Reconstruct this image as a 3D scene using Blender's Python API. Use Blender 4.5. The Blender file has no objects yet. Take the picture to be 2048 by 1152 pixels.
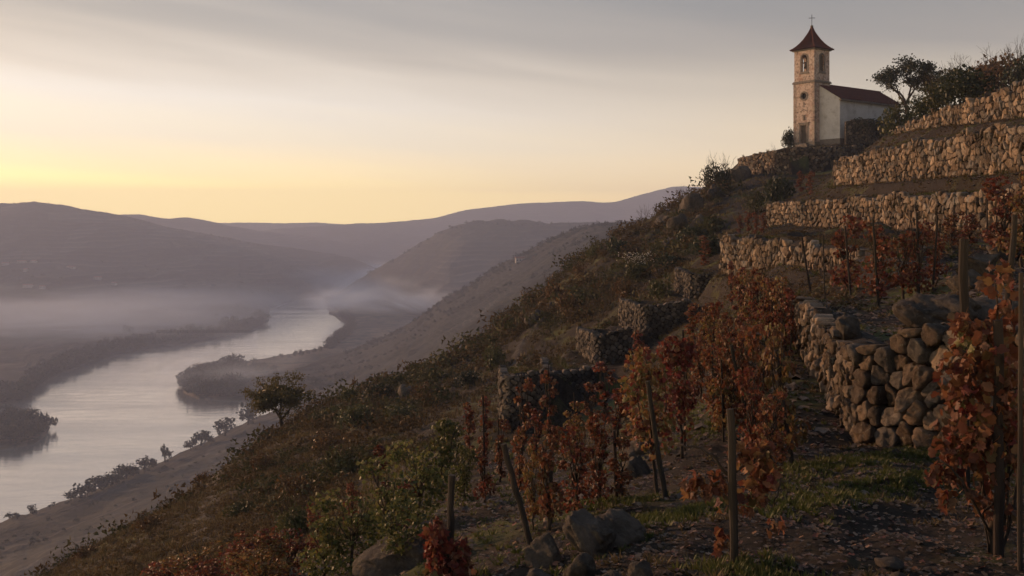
import bpy, bmesh, math, random
import numpy as np
from mathutils import Vector, Matrix

# ------------------------------------------------------------------ camera, sky, sun, exposure
SC = bpy.context.scene
COL = SC.collection
F = 2000.0                 # focal length in pixels of the 2048 px wide photograph
CX, HY = 1024.0, 450.0     # principal column and horizon row
CAMZ = 160.0               # eye height above the river

cam_data = bpy.data.cameras.new('camera')
cam_data.sensor_width = 36.0
cam_data.lens = 36.0 * F / 2048.0
cam_data.shift_y = -(576.0 - HY) / 2048.0
cam_data.clip_start = 0.1
cam_data.clip_end = 60000
cam = bpy.data.objects.new('camera', cam_data)
COL.objects.link(cam)
cam.location = (0, 0, CAMZ)
cam.rotation_euler = (math.radians(90), 0, 0)
SC.camera = cam

SUN_AZ = math.radians(-54)     # clockwise from +Y (the view direction): left and a little behind
SUN_EL = math.radians(9.0)
SUNV = Vector((math.sin(SUN_AZ) * math.cos(SUN_EL), math.cos(SUN_AZ) * math.cos(SUN_EL), math.sin(SUN_EL)))

world = bpy.data.worlds.new('World')
SC.world = world
world.use_nodes = True
wt = world.node_tree
wt.nodes.clear()


def nd(tree, typ, **kw):
    n = tree.nodes.new(typ)
    for k, v in kw.items():
        if k == 'inp':
            for kk, vv in v.items():
                n.inputs[kk].default_value = vv
        else:
            setattr(n, k, v)
    return n


def ramp(tree, stops, interp='LINEAR'):
    r = tree.nodes.new('ShaderNodeValToRGB')
    r.color_ramp.interpolation = interp
    els = r.color_ramp.elements
    while len(els) > 1:
        els.remove(els[-1])
    els[0].position = stops[0][0]
    els[0].color = (*stops[0][1], 1)
    for p, c in stops[1:]:
        e = els.new(p)
        e.color = (*c, 1)
    return r


def srgb(r, g, b):
    f = lambda c: (c / 255 / 12.92) if c / 255 <= 0.04045 else ((c / 255 + 0.055) / 1.055) ** 2.4
    return (f(r), f(g), f(b))


def build_world():
    t, L = wt, wt.links.new
    out = nd(t, 'ShaderNodeOutputWorld')
    sky = nd(t, 'ShaderNodeTexSky', sky_type='NISHITA', sun_disc=False, sun_elevation=SUN_EL, sun_rotation=SUN_AZ,
             air_density=1.5, dust_density=2.0, ozone_density=1.0, altitude=200)
    b1 = nd(t, 'ShaderNodeBackground', inp={'Strength': 0.02})
    L(sky.outputs[0], b1.inputs[0])
    tc = nd(t, 'ShaderNodeTexCoord')
    sep = nd(t, 'ShaderNodeSeparateXYZ')
    L(tc.outputs['Generated'], sep.inputs[0])
    az = nd(t, 'ShaderNodeMath', operation='ARCTAN2')
    L(sep.outputs[0], az.inputs[0]); L(sep.outputs[1], az.inputs[1])
    # thin high cloud: long streaks that dip a little from left to right
    cmb = nd(t, 'ShaderNodeCombineXYZ')
    L(az.outputs[0], cmb.inputs[0]); L(sep.outputs[2], cmb.inputs[1])
    mp = nd(t, 'ShaderNodeMapping')
    mp.inputs['Rotation'].default_value = (0, 0, math.radians(7))
    L(cmb.outputs[0], mp.inputs[0])
    sc_ = nd(t, 'ShaderNodeMapping')
    sc_.inputs['Scale'].default_value = (2.2, 26, 1)
    L(mp.outputs[0], sc_.inputs[0])
    n1 = nd(t, 'ShaderNodeTexNoise', inp={'Scale': 1.0, 'Detail': 4.0, 'Roughness': 0.45, 'Distortion': 0.3})
    L(sc_.outputs[0], n1.inputs['Vector'])
    # bend the height lookup with the streaks, so that the bands are uneven
    off = nd(t, 'ShaderNodeMath', operation='MULTIPLY_ADD')
    L(n1.outputs['Fac'], off.inputs[0]); off.inputs[1].default_value = 0.085
    tilt = nd(t, 'ShaderNodeMath', operation='MULTIPLY_ADD')
    L(az.outputs[0], tilt.inputs[0]); tilt.inputs[1].default_value = 0.03
    L(sep.outputs[2], tilt.inputs[2])
    lowf = nd(t, 'ShaderNodeMapRange', inp={'From Min': 0.02, 'From Max': 0.16})
    L(sep.outputs[2], lowf.inputs[0])
    bend = nd(t, 'ShaderNodeMath', operation='SUBTRACT')
    L(n1.outputs['Fac'], bend.inputs[0]); bend.inputs[1].default_value = 0.5
    b2 = nd(t, 'ShaderNodeMath', operation='MULTIPLY')
    L(bend.outputs[0], b2.inputs[0]); L(lowf.outputs[0], b2.inputs[1])
    L(b2.outputs[0], off.inputs[0])
    L(tilt.outputs[0], off.inputs[2])
    # glow side (left) and far side (right)
    S = lambda z: z / 0.6
    left = ramp(t, [(0.0, (2.35, 1.80, .70)), (S(.030), (2.25, 1.74, .70)), (S(.043), (1.72, 1.38, .72)), (S(.058), (1.40, 1.16, .75)), (S(.075), (1.13, 1.0, .80)), (S(.11), (.98, .90, .83)), (S(.14), (.80, .71, .64)), (S(.165), (.60, .53, .485)),
                    (S(.195), (.43, .395, .385)), (S(.225), (.32, .31, .33)), (S(.36), (.22, .25, .32)), (1, (.14, .18, .26))])
    right = ramp(t, [(0.0, (1.72, 1.20, .58)), (S(.030), (1.62, 1.15, .58)), (S(.048), (1.27, .97, .56)), (S(.075), (1.0, .81, .55)), (S(.125), (.62, .53, .43)), (S(.175), (.35, .32, .31)), (S(.225), (.235, .24, .262)), (S(.36), (.19, .22, .28)), (1, (.13, .17, .25))])
    zs = nd(t, 'ShaderNodeMath', operation='DIVIDE')
    L(off.outputs[0], zs.inputs[0]); zs.inputs[1].default_value = 0.6
    zr = nd(t, 'ShaderNodeMath', operation='DIVIDE')
    offr = nd(t, 'ShaderNodeMath', operation='MULTIPLY_ADD')
    L(b2.outputs[0], offr.inputs[0]); offr.inputs[1].default_value = 0.05; L(sep.outputs[2], offr.inputs[2])
    L(offr.outputs[0], zr.inputs[0]); zr.inputs[1].default_value = 0.6
    L(zs.outputs[0], left.inputs[0]); L(zr.outputs[0], right.inputs[0])
    # weight from the direction's bearing against the glow
    dot = nd(t, 'ShaderNodeVectorMath', operation='DOT_PRODUCT')
    L(tc.outputs['Generated'], dot.inputs[0])
    ga = math.radians(-48)
    dot.inputs[1].default_value = (math.sin(ga), math.cos(ga), 0)
    w = nd(t, 'ShaderNodeMapRange', interpolation_type='SMOOTHSTEP', inp={'From Min': 0.30, 'From Max': 0.97})
    L(dot.outputs['Value'], w.inputs[0])
    mx = nd(t, 'ShaderNodeMix', data_type='RGBA')
    L(w.outputs[0], mx.inputs[0]); L(right.outputs[0], mx.inputs[6]); L(left.outputs[0], mx.inputs[7])
    b_ = nd(t, 'ShaderNodeBackground', inp={'Strength': 1.0})
    L(mx.outputs[2], b_.inputs[0])
    add = nd(t, 'ShaderNodeAddShader')
    L(b1.outputs[0], add.inputs[0]); L(b_.outputs[0], add.inputs[1])
    L(add.outputs[0], out.inputs[0])


build_world()

sun_data = bpy.data.lights.new('sun', 'SUN')
sun_data.energy = 5.0
sun_data.color = (1.0, 0.56, 0.30)
sun_data.angle = math.radians(1.2)
sun = bpy.data.objects.new('sun', sun_data)
COL.objects.link(sun)
sun.rotation_euler = SUNV.to_track_quat('Z', 'Y').to_euler()

SC.view_settings.view_transform = 'Standard'
SC.view_settings.look = 'None'
SC.view_settings.exposure = 0.0
SC.view_settings.gamma = 1.0
SC.render.engine = 'CYCLES'
cy = SC.cycles
cy.use_denoising = True
cy.use_adaptive_sampling = True
cy.adaptive_threshold = 0.02
cy.max_bounces = 5
cy.diffuse_bounces = 2
cy.glossy_bounces = 2
cy.transmission_bounces = 2
cy.transparent_max_bounces = 8
cy.volume_bounces = 2
cy.volume_step_rate = 1.0
cy.volume_max_steps = 64

# ------------------------------------------------------------------ helpers
rnd = random.Random(7)


def P(px, py, Y):
    """A pixel of the photograph at a depth Y: where that thing stands."""
    return ((px - CX) / F * Y, Y, CAMZ - (py - HY) / F * Y)


def tag(o, label=None, cat=None, group=None, kind=None):
    if label: o['label'] = label
    if cat: o['category'] = cat
    if group: o['group'] = group
    if kind: o['kind'] = kind
    return o


def link(name, data, parent=None):
    o = bpy.data.objects.new(name, data)
    COL.objects.link(o)
    if parent is not None:
        o.parent = parent
    return o


def empty(name, loc, rz=0.0):
    o = link(name, None)
    o.empty_display_size = 0.3
    o.location = loc
    o.rotation_euler = (0, 0, rz)
    return o


def np_mesh(name, V, faces, mat, smooth=False, mat_idx=None):
    """V (n,3); faces a list of index arrays, each (m,k)."""
    me = bpy.data.meshes.new(name)
    V = np.asarray(V, dtype=np.float32)
    me.vertices.add(len(V))
    me.vertices.foreach_set('co', V.ravel())
    faces = [np.asarray(f, dtype=np.int32) for f in faces if len(f)]
    nl = sum(f.size for f in faces)
    npoly = sum(len(f) for f in faces)
    me.loops.add(nl)
    me.polygons.add(npoly)
    me.loops.foreach_set('vertex_index', np.concatenate([f.ravel() for f in faces]))
    tot = np.concatenate([np.full(len(f), f.shape[1], dtype=np.int32) for f in faces])
    start = np.concatenate([[0], np.cumsum(tot)[:-1]]).astype(np.int32)
    me.polygons.foreach_set('loop_start', start)
    me.polygons.foreach_set('loop_total', tot)
    if smooth:
        me.polygons.foreach_set('use_smooth', np.ones(npoly, dtype=bool))
    for m in (mat if isinstance(mat, (list, tuple)) else [mat]):
        me.materials.append(m)
    if mat_idx is not None:
        me.polygons.foreach_set('material_index', np.asarray(mat_idx, dtype=np.int32))
    me.update(calc_edges=True)
    return me


def py_mesh(name, V, Fc, mat, smooth=False, midx=None):
    me = bpy.data.meshes.new(name)
    me.from_pydata([tuple(v) for v in V], [], [tuple(f) for f in Fc])
    for m in (mat if isinstance(mat, (list, tuple)) else [mat]):
        me.materials.append(m)
    if smooth:
        me.polygons.foreach_set('use_smooth', [True] * len(me.polygons))
    if midx is not None:
        me.polygons.foreach_set('material_index', midx)
    me.update()
    return me


def grid_faces(nr, nc):
    i = np.arange(nr - 1)[:, None] * nc + np.arange(nc - 1)[None, :]
    return np.stack([i, i + 1, i + nc + 1, i + nc], -1).reshape(-1, 4)


# value noise, vectorised
_tab = np.random.RandomState(3).rand(256, 256).astype(np.float64)


def vnoise(x, y):
    xi, yi = np.floor(x).astype(int), np.floor(y).astype(int)
    fx, fy = x - xi, y - yi
    fx, fy = fx * fx * fx * (fx * (fx * 6 - 15) + 10), fy * fy * fy * (fy * (fy * 6 - 15) + 10)
    a = _tab[xi & 255, yi & 255]; b = _tab[(xi + 1) & 255, yi & 255]
    c = _tab[xi & 255, (yi + 1) & 255]; d = _tab[(xi + 1) & 255, (yi + 1) & 255]
    return (a * (1 - fx) + b * fx) * (1 - fy) + (c * (1 - fx) + d * fx) * fy - 0.5


def fbm(x, y, octv=4, gain=0.5):
    s, a, f = 0, 1.0, 1.0
    for k in range(octv):
        s = s + a * vnoise(x * f + 17.3 * k, y * f - 9.1 * k)
        a *= gain
        f *= 2.03
    return s


# ------------------------------------------------------------------ materials
def mat_new(name):
    m = bpy.data.materials.new(name)
    m.use_nodes = True
    m.node_tree.nodes.clear()
    out = m.node_tree.nodes.new('ShaderNodeOutputMaterial')
    return m, m.node_tree, out


def surf(name, stops, scale=1.0, detail=6, rough=0.9, bump=0.3, bump_scale=None, bdist=0.02, coords='Object', stretch=None, spec=0.2,
         objrand=0.0, slope=None, layer=None, layer2=None, ramp_noise_rough=0.6):
    """Principled surface: noise into a ramp, optional second layer (colour, noise scale, lo, hi), optional colour on flat ground."""
    m, t, out = mat_new(name)
    L = t.links.new
    p = nd(t, 'ShaderNodeBsdfPrincipled', inp={'Roughness': rough, 'Specular IOR Level': spec})
    tc = nd(t, 'ShaderNodeTexCoord')
    src = tc.outputs[coords]
    if coords == 'World':
        pass
    if stretch:
        mp = nd(t, 'ShaderNodeMapping')
        mp.inputs['Scale'].default_value = stretch
        L(src, mp.inputs[0]); src = mp.outputs[0]
    if objrand:
        oi = nd(t, 'ShaderNodeObjectInfo')
        va = nd(t, 'ShaderNodeVectorMath', operation='ADD')
        ml = nd(t, 'ShaderNodeMath', operation='MULTIPLY'); ml.inputs[1].default_value = 50
        L(oi.outputs['Random'], ml.inputs[0])
        L(src, va.inputs[0]); L(ml.outputs[0], va.inputs[1]); src = va.outputs[0]
    n = nd(t, 'ShaderNodeTexNoise', inp={'Scale': scale, 'Detail': detail, 'Roughness': ramp_noise_rough})
    L(src, n.inputs['Vector'])
    r = ramp(t, stops)
    L(n.outputs['Fac'], r.inputs[0])
    colr = r.outputs[0]
    for ly in (layer, layer2):
        if ly:
            c, s, lo, hi = ly
            n2 = nd(t, 'ShaderNodeTexNoise', inp={'Scale': s, 'Detail': 5.0, 'Roughness': 0.65})
            L(src, n2.inputs['Vector'])
            mr = nd(t, 'ShaderNodeMapRange', inp={'From Min': lo, 'From Max': hi})
            L(n2.outputs['Fac'], mr.inputs[0])
            mx = nd(t, 'ShaderNodeMix', data_type='RGBA')
            mx.inputs[7].default_value = (*c, 1)
            L(mr.outputs[0], mx.inputs[0]); L(colr, mx.inputs[6]); colr = mx.outputs[2]
    if objrand:
        hs = nd(t, 'ShaderNodeHueSaturation')
        v = nd(t, 'ShaderNodeMapRange', inp={'To Min': 1 - objrand, 'To Max': 1 + objrand})
        L(oi.outputs['Random'], v.inputs[0]); L(v.outputs[0], hs.inputs['Value'])
        m2 = nd(t, 'ShaderNodeMath', operation='MULTIPLY'); m2.inputs[1].default_value = 7.31
        fr = nd(t, 'ShaderNodeMath', operation='FRACT')
        L(oi.outputs['Random'], m2.inputs[0]); L(m2.outputs[0], fr.inputs[0])
        hr = nd(t, 'ShaderNodeMapRange', inp={'To Min': 0.475, 'To Max': 0.515})
        L(fr.outputs[0], hr.inputs[0]); L(hr.outputs[0], hs.inputs['Hue'])
        L(colr, hs.inputs['Color']); colr = hs.outputs[0]
    L(colr, p.inputs['Base Color'])
    if bump:
        bn = nd(t, 'ShaderNodeTexNoise', inp={'Scale': bump_scale or scale * 4, 'Detail': 8.0, 'Roughness': 0.65})
        L(src, bn.inputs['Vector'])
        b = nd(t, 'ShaderNodeBump', inp={'Strength': bump, 'Distance': bdist})
        L(bn.outputs['Fac'], b.inputs['Height'])
        L(b.outputs[0], p.inputs['Normal'])
    L(p.outputs[0], out.inputs[0])
    return m


def leaf_mat(name, stops, transl=0.45, rough=0.55, patch=None):
    """Leaves: every island (leaf) takes its own colour from the ramp; light shines through."""
    m, t, out = mat_new(name)
    L = t.links.new
    g = nd(t, 'ShaderNodeNewGeometry')
    oi = nd(t, 'ShaderNodeObjectInfo')
    r = ramp(t, stops)
    if patch:
        tc = nd(t, 'ShaderNodeTexCoord')
        n = nd(t, 'ShaderNodeTexNoise', inp={'Scale': patch, 'Detail': 3.0})
        L(tc.outputs['Object'], n.inputs['Vector'])
        mr = nd(t, 'ShaderNodeMapRange', inp={'From Min': 0.3, 'From Max': 0.7, 'To Min': -0.25, 'To Max': 0.25})
        L(n.outputs['Fac'], mr.inputs[0])
        ad = nd(t, 'ShaderNodeMath', operation='MULTIPLY_ADD')
        L(g.outputs['Random Per Island'], ad.inputs[0]); ad.inputs[1].default_value = 0.75; L(mr.outputs[0], ad.inputs[2])
        ad2 = nd(t, 'ShaderNodeMath', operation='ADD', use_clamp=True); ad2.inputs[1].default_value = 0.125
        L(ad.outputs[0], ad2.inputs[0]); L(ad2.outputs[0], r.inputs[0])
    else:
        L(g.outputs['Random Per Island'], r.inputs[0])
    hs = nd(t, 'ShaderNodeHueSaturation')
    v = nd(t, 'ShaderNodeMapRange', inp={'To Min': 0.8, 'To Max': 1.2})
    L(oi.outputs['Random'], v.inputs[0]); L(v.outputs[0], hs.inputs['Value'])
    L(r.outputs[0], hs.inputs['Color'])
    d = nd(t, 'ShaderNodeBsdfPrincipled', inp={'Roughness': rough, 'Specular IOR Level': 0.25})
    tr = nd(t, 'ShaderNodeBsdfTranslucent')
    L(hs.outputs[0], d.inputs['Base Color']); L(hs.outputs[0], tr.inputs[0])
    mx = nd(t, 'ShaderNodeMixShader', inp={0: transl})
    L(d.outputs[0], mx.inputs[1]); L(tr.outputs[0], mx.inputs[2])
    L(mx.outputs[0], out.inputs[0])
    return m


def world_coords(mat):
    """Use world position in place of object coordinates (big static sheets built in place share them anyway)."""
    return mat
# ------------------------------------------------------------------ valley: water, banks, hills, haze
def interp(tab, x):
    xs = [t[0] for t in tab]
    return [np.interp(x, xs, [t[k] for t in tab]) for k in range(1, len(tab[0]))]


def smooth1(a, k):
    ker = np.hanning(k + 2)[1:-1]
    ker /= ker.sum()
    return np.convolve(np.pad(a, k // 2, mode='edge'), ker, 'valid')[:len(a)]


M_HILL = surf('hill_scrub', [(.30, (.030, .026, .020)), (.45, (.075, .060, .042)), (.56, (.13, .105, .075)), (.7, (.06, .055, .035))], scale=.012, bump=0.8, bump_scale=.03,
              bdist=6, layer=((.028, .030, .020), .05, .5, .58), layer2=((.19, .15, .115), .021, .60, .70))


def terraced(name, step, base, line, mixn=.02, size=.01, dark=1.0, fields=1.0):
    """Hill vineyards: stone-walled terraces follow the height, broken by scrub."""
    m, t, out = mat_new(name)
    L = t.links.new
    tc = nd(t, 'ShaderNodeTexCoord')
    sep = nd(t, 'ShaderNodeSeparateXYZ')
    L(tc.outputs['Object'], sep.inputs[0])
    n0 = nd(t, 'ShaderNodeTexNoise', inp={'Scale': size, 'Detail': 5.0})
    L(tc.outputs['Object'], n0.inputs['Vector'])
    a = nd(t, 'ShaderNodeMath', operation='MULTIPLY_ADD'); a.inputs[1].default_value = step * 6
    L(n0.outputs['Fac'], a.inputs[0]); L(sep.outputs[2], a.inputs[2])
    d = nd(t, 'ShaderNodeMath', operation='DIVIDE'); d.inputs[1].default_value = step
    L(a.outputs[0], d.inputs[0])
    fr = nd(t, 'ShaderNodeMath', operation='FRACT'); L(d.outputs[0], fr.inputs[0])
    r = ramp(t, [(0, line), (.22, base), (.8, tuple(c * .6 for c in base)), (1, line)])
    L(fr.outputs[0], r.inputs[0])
    n = nd(t, 'ShaderNodeTexNoise', inp={'Scale': mixn, 'Detail': 7.0, 'Roughness': .65})
    L(tc.outputs['Object'], n.inputs['Vector'])
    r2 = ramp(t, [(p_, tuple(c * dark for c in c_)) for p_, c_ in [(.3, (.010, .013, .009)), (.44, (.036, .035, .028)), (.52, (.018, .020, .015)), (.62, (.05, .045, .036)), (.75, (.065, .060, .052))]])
    n3 = nd(t, 'ShaderNodeTexNoise', inp={'Scale': mixn * 5, 'Detail': 6.0, 'Roughness': .7})
    L(tc.outputs['Object'], n3.inputs['Vector']); L(n3.outputs['Fac'], r2.inputs[0])
    mr = nd(t, 'ShaderNodeMapRange', inp={'From Min': .44, 'From Max': .58})
    L(n.outputs['Fac'], mr.inputs[0])
    mx = nd(t, 'ShaderNodeMix', data_type='RGBA')
    L(mr.outputs[0], mx.inputs[0]); L(r.outputs[0], mx.inputs[6]); L(r2.outputs[0], mx.inputs[7])
    mpv = nd(t, 'ShaderNodeMapping'); mpv.inputs['Scale'].default_value = (.030 * fields, .012 * fields, .05); mpv.inputs['Rotation'].default_value = (0, 0, .5)
    wv = nd(t, 'ShaderNodeVectorMath', operation='MULTIPLY_ADD'); wv.inputs[1].default_value = (25, 25, 25)
    L(n.outputs['Color'], wv.inputs[0]); L(tc.outputs['Object'], wv.inputs[2]); L(wv.outputs[0], mpv.inputs[0])
    vo = nd(t, 'ShaderNodeTexVoronoi', inp={'Scale': 1.0}); L(mpv.outputs[0], vo.inputs['Vector'])
    sp = nd(t, 'ShaderNodeSeparateColor'); L(vo.outputs['Color'], sp.inputs[0])
    mv = nd(t, 'ShaderNodeMapRange', inp={'To Min': .55, 'To Max': 1.55}); L(sp.outputs[0], mv.inputs[0])
    hv = nd(t, 'ShaderNodeHueSaturation'); L(mx.outputs[2], hv.inputs['Color']); L(mv.outputs[0], hv.inputs['Value'])
    p = nd(t, 'ShaderNodeBsdfPrincipled', inp={'Roughness': .95, 'Specular IOR Level': .1})
    L(hv.outputs[0], p.inputs['Base Color'])
    b = nd(t, 'ShaderNodeBump', inp={'Strength': .9, 'Distance': 5.0})
    ad = nd(t, 'ShaderNodeMath', operation='ADD'); L(fr.outputs[0], ad.inputs[0]); L(n3.outputs['Fac'], ad.inputs[1])
    L(ad.outputs[0], b.inputs['Height']); L(b.outputs[0], p.inputs['Normal'])
    L(p.outputs[0], out.inputs[0])
    return m


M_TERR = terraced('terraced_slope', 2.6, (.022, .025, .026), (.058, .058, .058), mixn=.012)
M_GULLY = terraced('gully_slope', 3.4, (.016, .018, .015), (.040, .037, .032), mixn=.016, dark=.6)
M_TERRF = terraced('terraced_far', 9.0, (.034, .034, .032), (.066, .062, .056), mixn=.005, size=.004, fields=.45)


def hill(name, crest, foot, mat, px0, px1, nc=260, nr=46, amp=8.0, nscale=220.0, back=(260, -90), shape=1.0, crestamp=1.5, sm=9, label=None):
    """Crest and foot lines give the hill its place; between them it rises with spurs and gullies, behind it falls away."""
    px = np.linspace(px0, px1, nc)
    cpy, cY = interp(crest, px)
    cpy, cY = smooth1(cpy, sm), smooth1(cY, sm)
    fY, fz = interp(foot, px)
    bx = (px - CX) / F
    cz = CAMZ - (cpy - HY) / F * cY
    rows = []
    for k in range(nr):
        t = k / (nr - 1)
        Y = fY + (cY - fY) * t
        z = fz + (cz - fz) * (t ** shape)
        X = bx * Y
        n = fbm(X / nscale, Y / nscale, 5)
        z = z + n * amp * math.sin(math.pi * min(1, t * 1.02)) * 2 + fbm(X / 25, Y / 25, 3) * crestamp * min(1, t * 4)
        rows.append(np.stack([X, Y, z], -1))
    last = rows[-1]
    for k, (f, dz) in enumerate([(.15, -.03), (.45, -.3), (1, -1)]):
        Y = cY + back[0] * f
        rows.append(np.stack([bx * Y, Y, last[:, 2] + back[1] * (-dz)], -1))
    V = np.concatenate(rows)
    me = np_mesh(name, V, [grid_faces(len(rows), nc)], mat, smooth=True)
    o = link(name, me)
    tag(o, label, kind='structure')
    return o, rows


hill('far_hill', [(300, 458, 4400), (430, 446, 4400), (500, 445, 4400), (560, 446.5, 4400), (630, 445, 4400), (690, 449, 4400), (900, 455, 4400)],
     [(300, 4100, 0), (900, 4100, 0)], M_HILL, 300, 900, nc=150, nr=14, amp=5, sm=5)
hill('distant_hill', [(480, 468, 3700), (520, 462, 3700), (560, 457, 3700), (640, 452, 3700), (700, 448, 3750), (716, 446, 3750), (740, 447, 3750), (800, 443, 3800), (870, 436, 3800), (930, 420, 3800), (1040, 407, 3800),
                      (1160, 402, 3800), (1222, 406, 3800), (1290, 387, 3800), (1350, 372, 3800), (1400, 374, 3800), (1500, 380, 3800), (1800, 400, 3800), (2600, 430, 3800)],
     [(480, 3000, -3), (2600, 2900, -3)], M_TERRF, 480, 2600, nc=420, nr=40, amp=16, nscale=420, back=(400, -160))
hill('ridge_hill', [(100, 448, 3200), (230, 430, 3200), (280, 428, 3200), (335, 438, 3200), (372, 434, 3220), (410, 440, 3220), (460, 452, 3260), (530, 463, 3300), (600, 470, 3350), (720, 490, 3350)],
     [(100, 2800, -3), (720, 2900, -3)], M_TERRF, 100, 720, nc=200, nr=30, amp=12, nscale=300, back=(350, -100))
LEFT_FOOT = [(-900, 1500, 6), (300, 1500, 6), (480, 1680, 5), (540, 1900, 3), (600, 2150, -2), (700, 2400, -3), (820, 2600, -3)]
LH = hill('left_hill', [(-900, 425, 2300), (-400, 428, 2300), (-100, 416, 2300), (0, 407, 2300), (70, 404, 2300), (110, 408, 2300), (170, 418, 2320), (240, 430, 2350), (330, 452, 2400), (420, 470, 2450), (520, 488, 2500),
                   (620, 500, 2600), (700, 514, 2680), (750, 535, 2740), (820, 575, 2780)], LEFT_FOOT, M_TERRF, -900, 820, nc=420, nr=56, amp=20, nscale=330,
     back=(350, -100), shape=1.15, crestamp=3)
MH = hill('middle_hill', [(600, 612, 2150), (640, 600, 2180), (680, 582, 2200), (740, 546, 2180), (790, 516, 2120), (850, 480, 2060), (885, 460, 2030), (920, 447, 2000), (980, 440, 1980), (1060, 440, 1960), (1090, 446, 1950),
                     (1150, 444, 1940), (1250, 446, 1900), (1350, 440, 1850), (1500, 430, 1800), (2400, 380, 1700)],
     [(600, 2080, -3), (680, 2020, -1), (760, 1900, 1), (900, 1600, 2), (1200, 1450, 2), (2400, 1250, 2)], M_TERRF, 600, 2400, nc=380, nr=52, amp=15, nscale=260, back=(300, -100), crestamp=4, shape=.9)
NH = hill('near_hill', [(560, 752, 1000), (600, 736, 1080), (640, 721, 1150), (700, 699, 1230), (760, 676, 1230), (800, 659, 1200), (850, 627, 1180), (888, 598, 1170), (943, 567, 1150), (1000, 530, 1120), (1060, 500, 1080),
                   (1100, 478, 1050), (1160, 455, 1020), (1200, 447, 1000), (1280, 443, 970), (1340, 432, 950), (1450, 420, 900), (2300, 330, 800)],
     [(560, 400, 40), (700, 400, 52), (900, 380, 75), (1100, 380, 100), (1400, 380, 118), (2300, 350, 130)], M_GULLY, 560, 2300, nc=440, nr=84, amp=8, nscale=130, back=(300, -170), crestamp=2.5, shape=.92)

# the near bank: from the water's edge up towards the vineyard hill
BANK = [(-700, 1290), (-300, 1160), (0, 1048), (60, 1026), (150, 998), (250, 953), (330, 920), (400, 890), (470, 857), (520, 835), (560, 815), (600, 800)]


def near_bank():
    px = np.linspace(-700, 640, 260)
    by, = interp(BANK, px)
    by = smooth1(by, 7) + fbm(px / 30, px * 0, 3) * 5
    Yb = CAMZ * F / (by - HY)
    bx = (px - CX) / F
    rows = []
    nY = np.minimum(Yb * .55, 330)
    for k in range(60):
        t = k / 59
        Y = Yb * (1 - t) + nY * t
        X = bx * Y
        z = .5 + 3.0 * min(1, t * 8) + (t ** 1.15) * 34 * (Yb / 900 * .6 + .5) + fbm(X / 60, Y / 60, 4) * 5 * min(1, t * 4)
        z = z + .9 * np.round(z / 2.8 + fbm(X / 90, Y / 90, 2)) * 0
        rows.append(np.stack([X, Y, z], -1))
    first = rows[0].copy(); first[:, 2] = -3
    rows = [first] + rows
    me = np_mesh('river_bank', np.concatenate(rows), [grid_faces(len(rows), len(px))], M_TERR, smooth=True)
    return tag(link('river_bank', me), kind='structure'), rows


near_bank_o, NB = near_bank()


def flat_land(name, pts, mat, z=1.6, edge=3.0):
    """Low ground by the river: an irregular outline in real metres with a sloping rim down into the water."""
    w = [Vector((P(px, py, CAMZ * F / (py - HY))[:2])) for px, py in pts]
    # subdivide and roughen the outline
    out = []
    for a, b in zip(w, w[1:] + w[:1]):
        k = max(1, int((b - a).length / 18))
        for i in range(k):
            p = a.lerp(b, i / k)
            out.append(p + Vector((rnd.uniform(-1, 1), rnd.uniform(-1, 1))) * 4)
    bm = bmesh.new()
    top = [bm.verts.new((p.x, p.y, z)) for p in out]
    c = sum(out, Vector((0, 0))) / len(out)
    low = [bm.verts.new((p.x + (p.x - c.x) / (p - c).length * edge, p.y + (p.y - c.y) / (p - c).length * edge, -2.0)) for p in out]
    n = len(out)
    for i in range(n):
        bm.faces.new((top[i], low[i], low[(i + 1) % n], top[(i + 1) % n]))
    bm.faces.new(top)
    bmesh.ops.triangulate(bm, faces=[f for f in bm.faces if len(f.verts) > 4])
    me = bpy.data.meshes.new(name)
    bm.to_mesh(me); bm.free()
    me.materials.append(mat)
    return tag(link(name, me), kind='structure')


flat_land('river_terrace', [(372, 782), (400, 797), (480, 800), (560, 803), (700, 760), (900, 700), (1000, 600), (900, 580), (760, 588), (650, 600), (662, 628), (702, 655), (650, 697), (560, 715), (480, 727), (400, 748), (374, 765)], M_HILL)
flat_land('river_spit', [(-500, 912), (0, 898), (60, 886), (97, 868), (92, 853), (60, 845), (0, 838), (-500, 830)], M_HILL)


def left_bank():
    B = [(-900, 800), (0, 806), (45, 800), (60, 783), (100, 757), (150, 737), (240, 708), (330, 694), (420, 681), (490, 665), (522, 652), (536, 641)]
    px = np.linspace(-900, 538, 240)
    by, = interp(B, px)
    by = by + fbm(px / 18, px * 0 + 5, 3) * 3
    Yb = CAMZ * F / (by - HY)
    fY, fz = interp(LEFT_FOOT, px)
    fY = np.maximum(fY + 40, Yb + 60)
    bx = (px - CX) / F
    rows = [np.stack([bx * (Yb - 3), Yb - 3, Yb * 0 - 2], -1)]
    for k in range(24):
        t = k / 23
        Y = Yb * (1 - t) + fY * t
        rows.append(np.stack([bx * Y, Y, 1.0 + 5 * t + fbm(bx * Y / 50, Y / 50, 3) * 4 * min(1, 5 * t)], -1))
    me = np_mesh('valley_floor', np.concatenate(rows), [grid_faces(len(rows), len(px))], M_TERR, smooth=True)
    return tag(link('valley_floor', me), kind='structure'), rows


left_bank()

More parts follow.
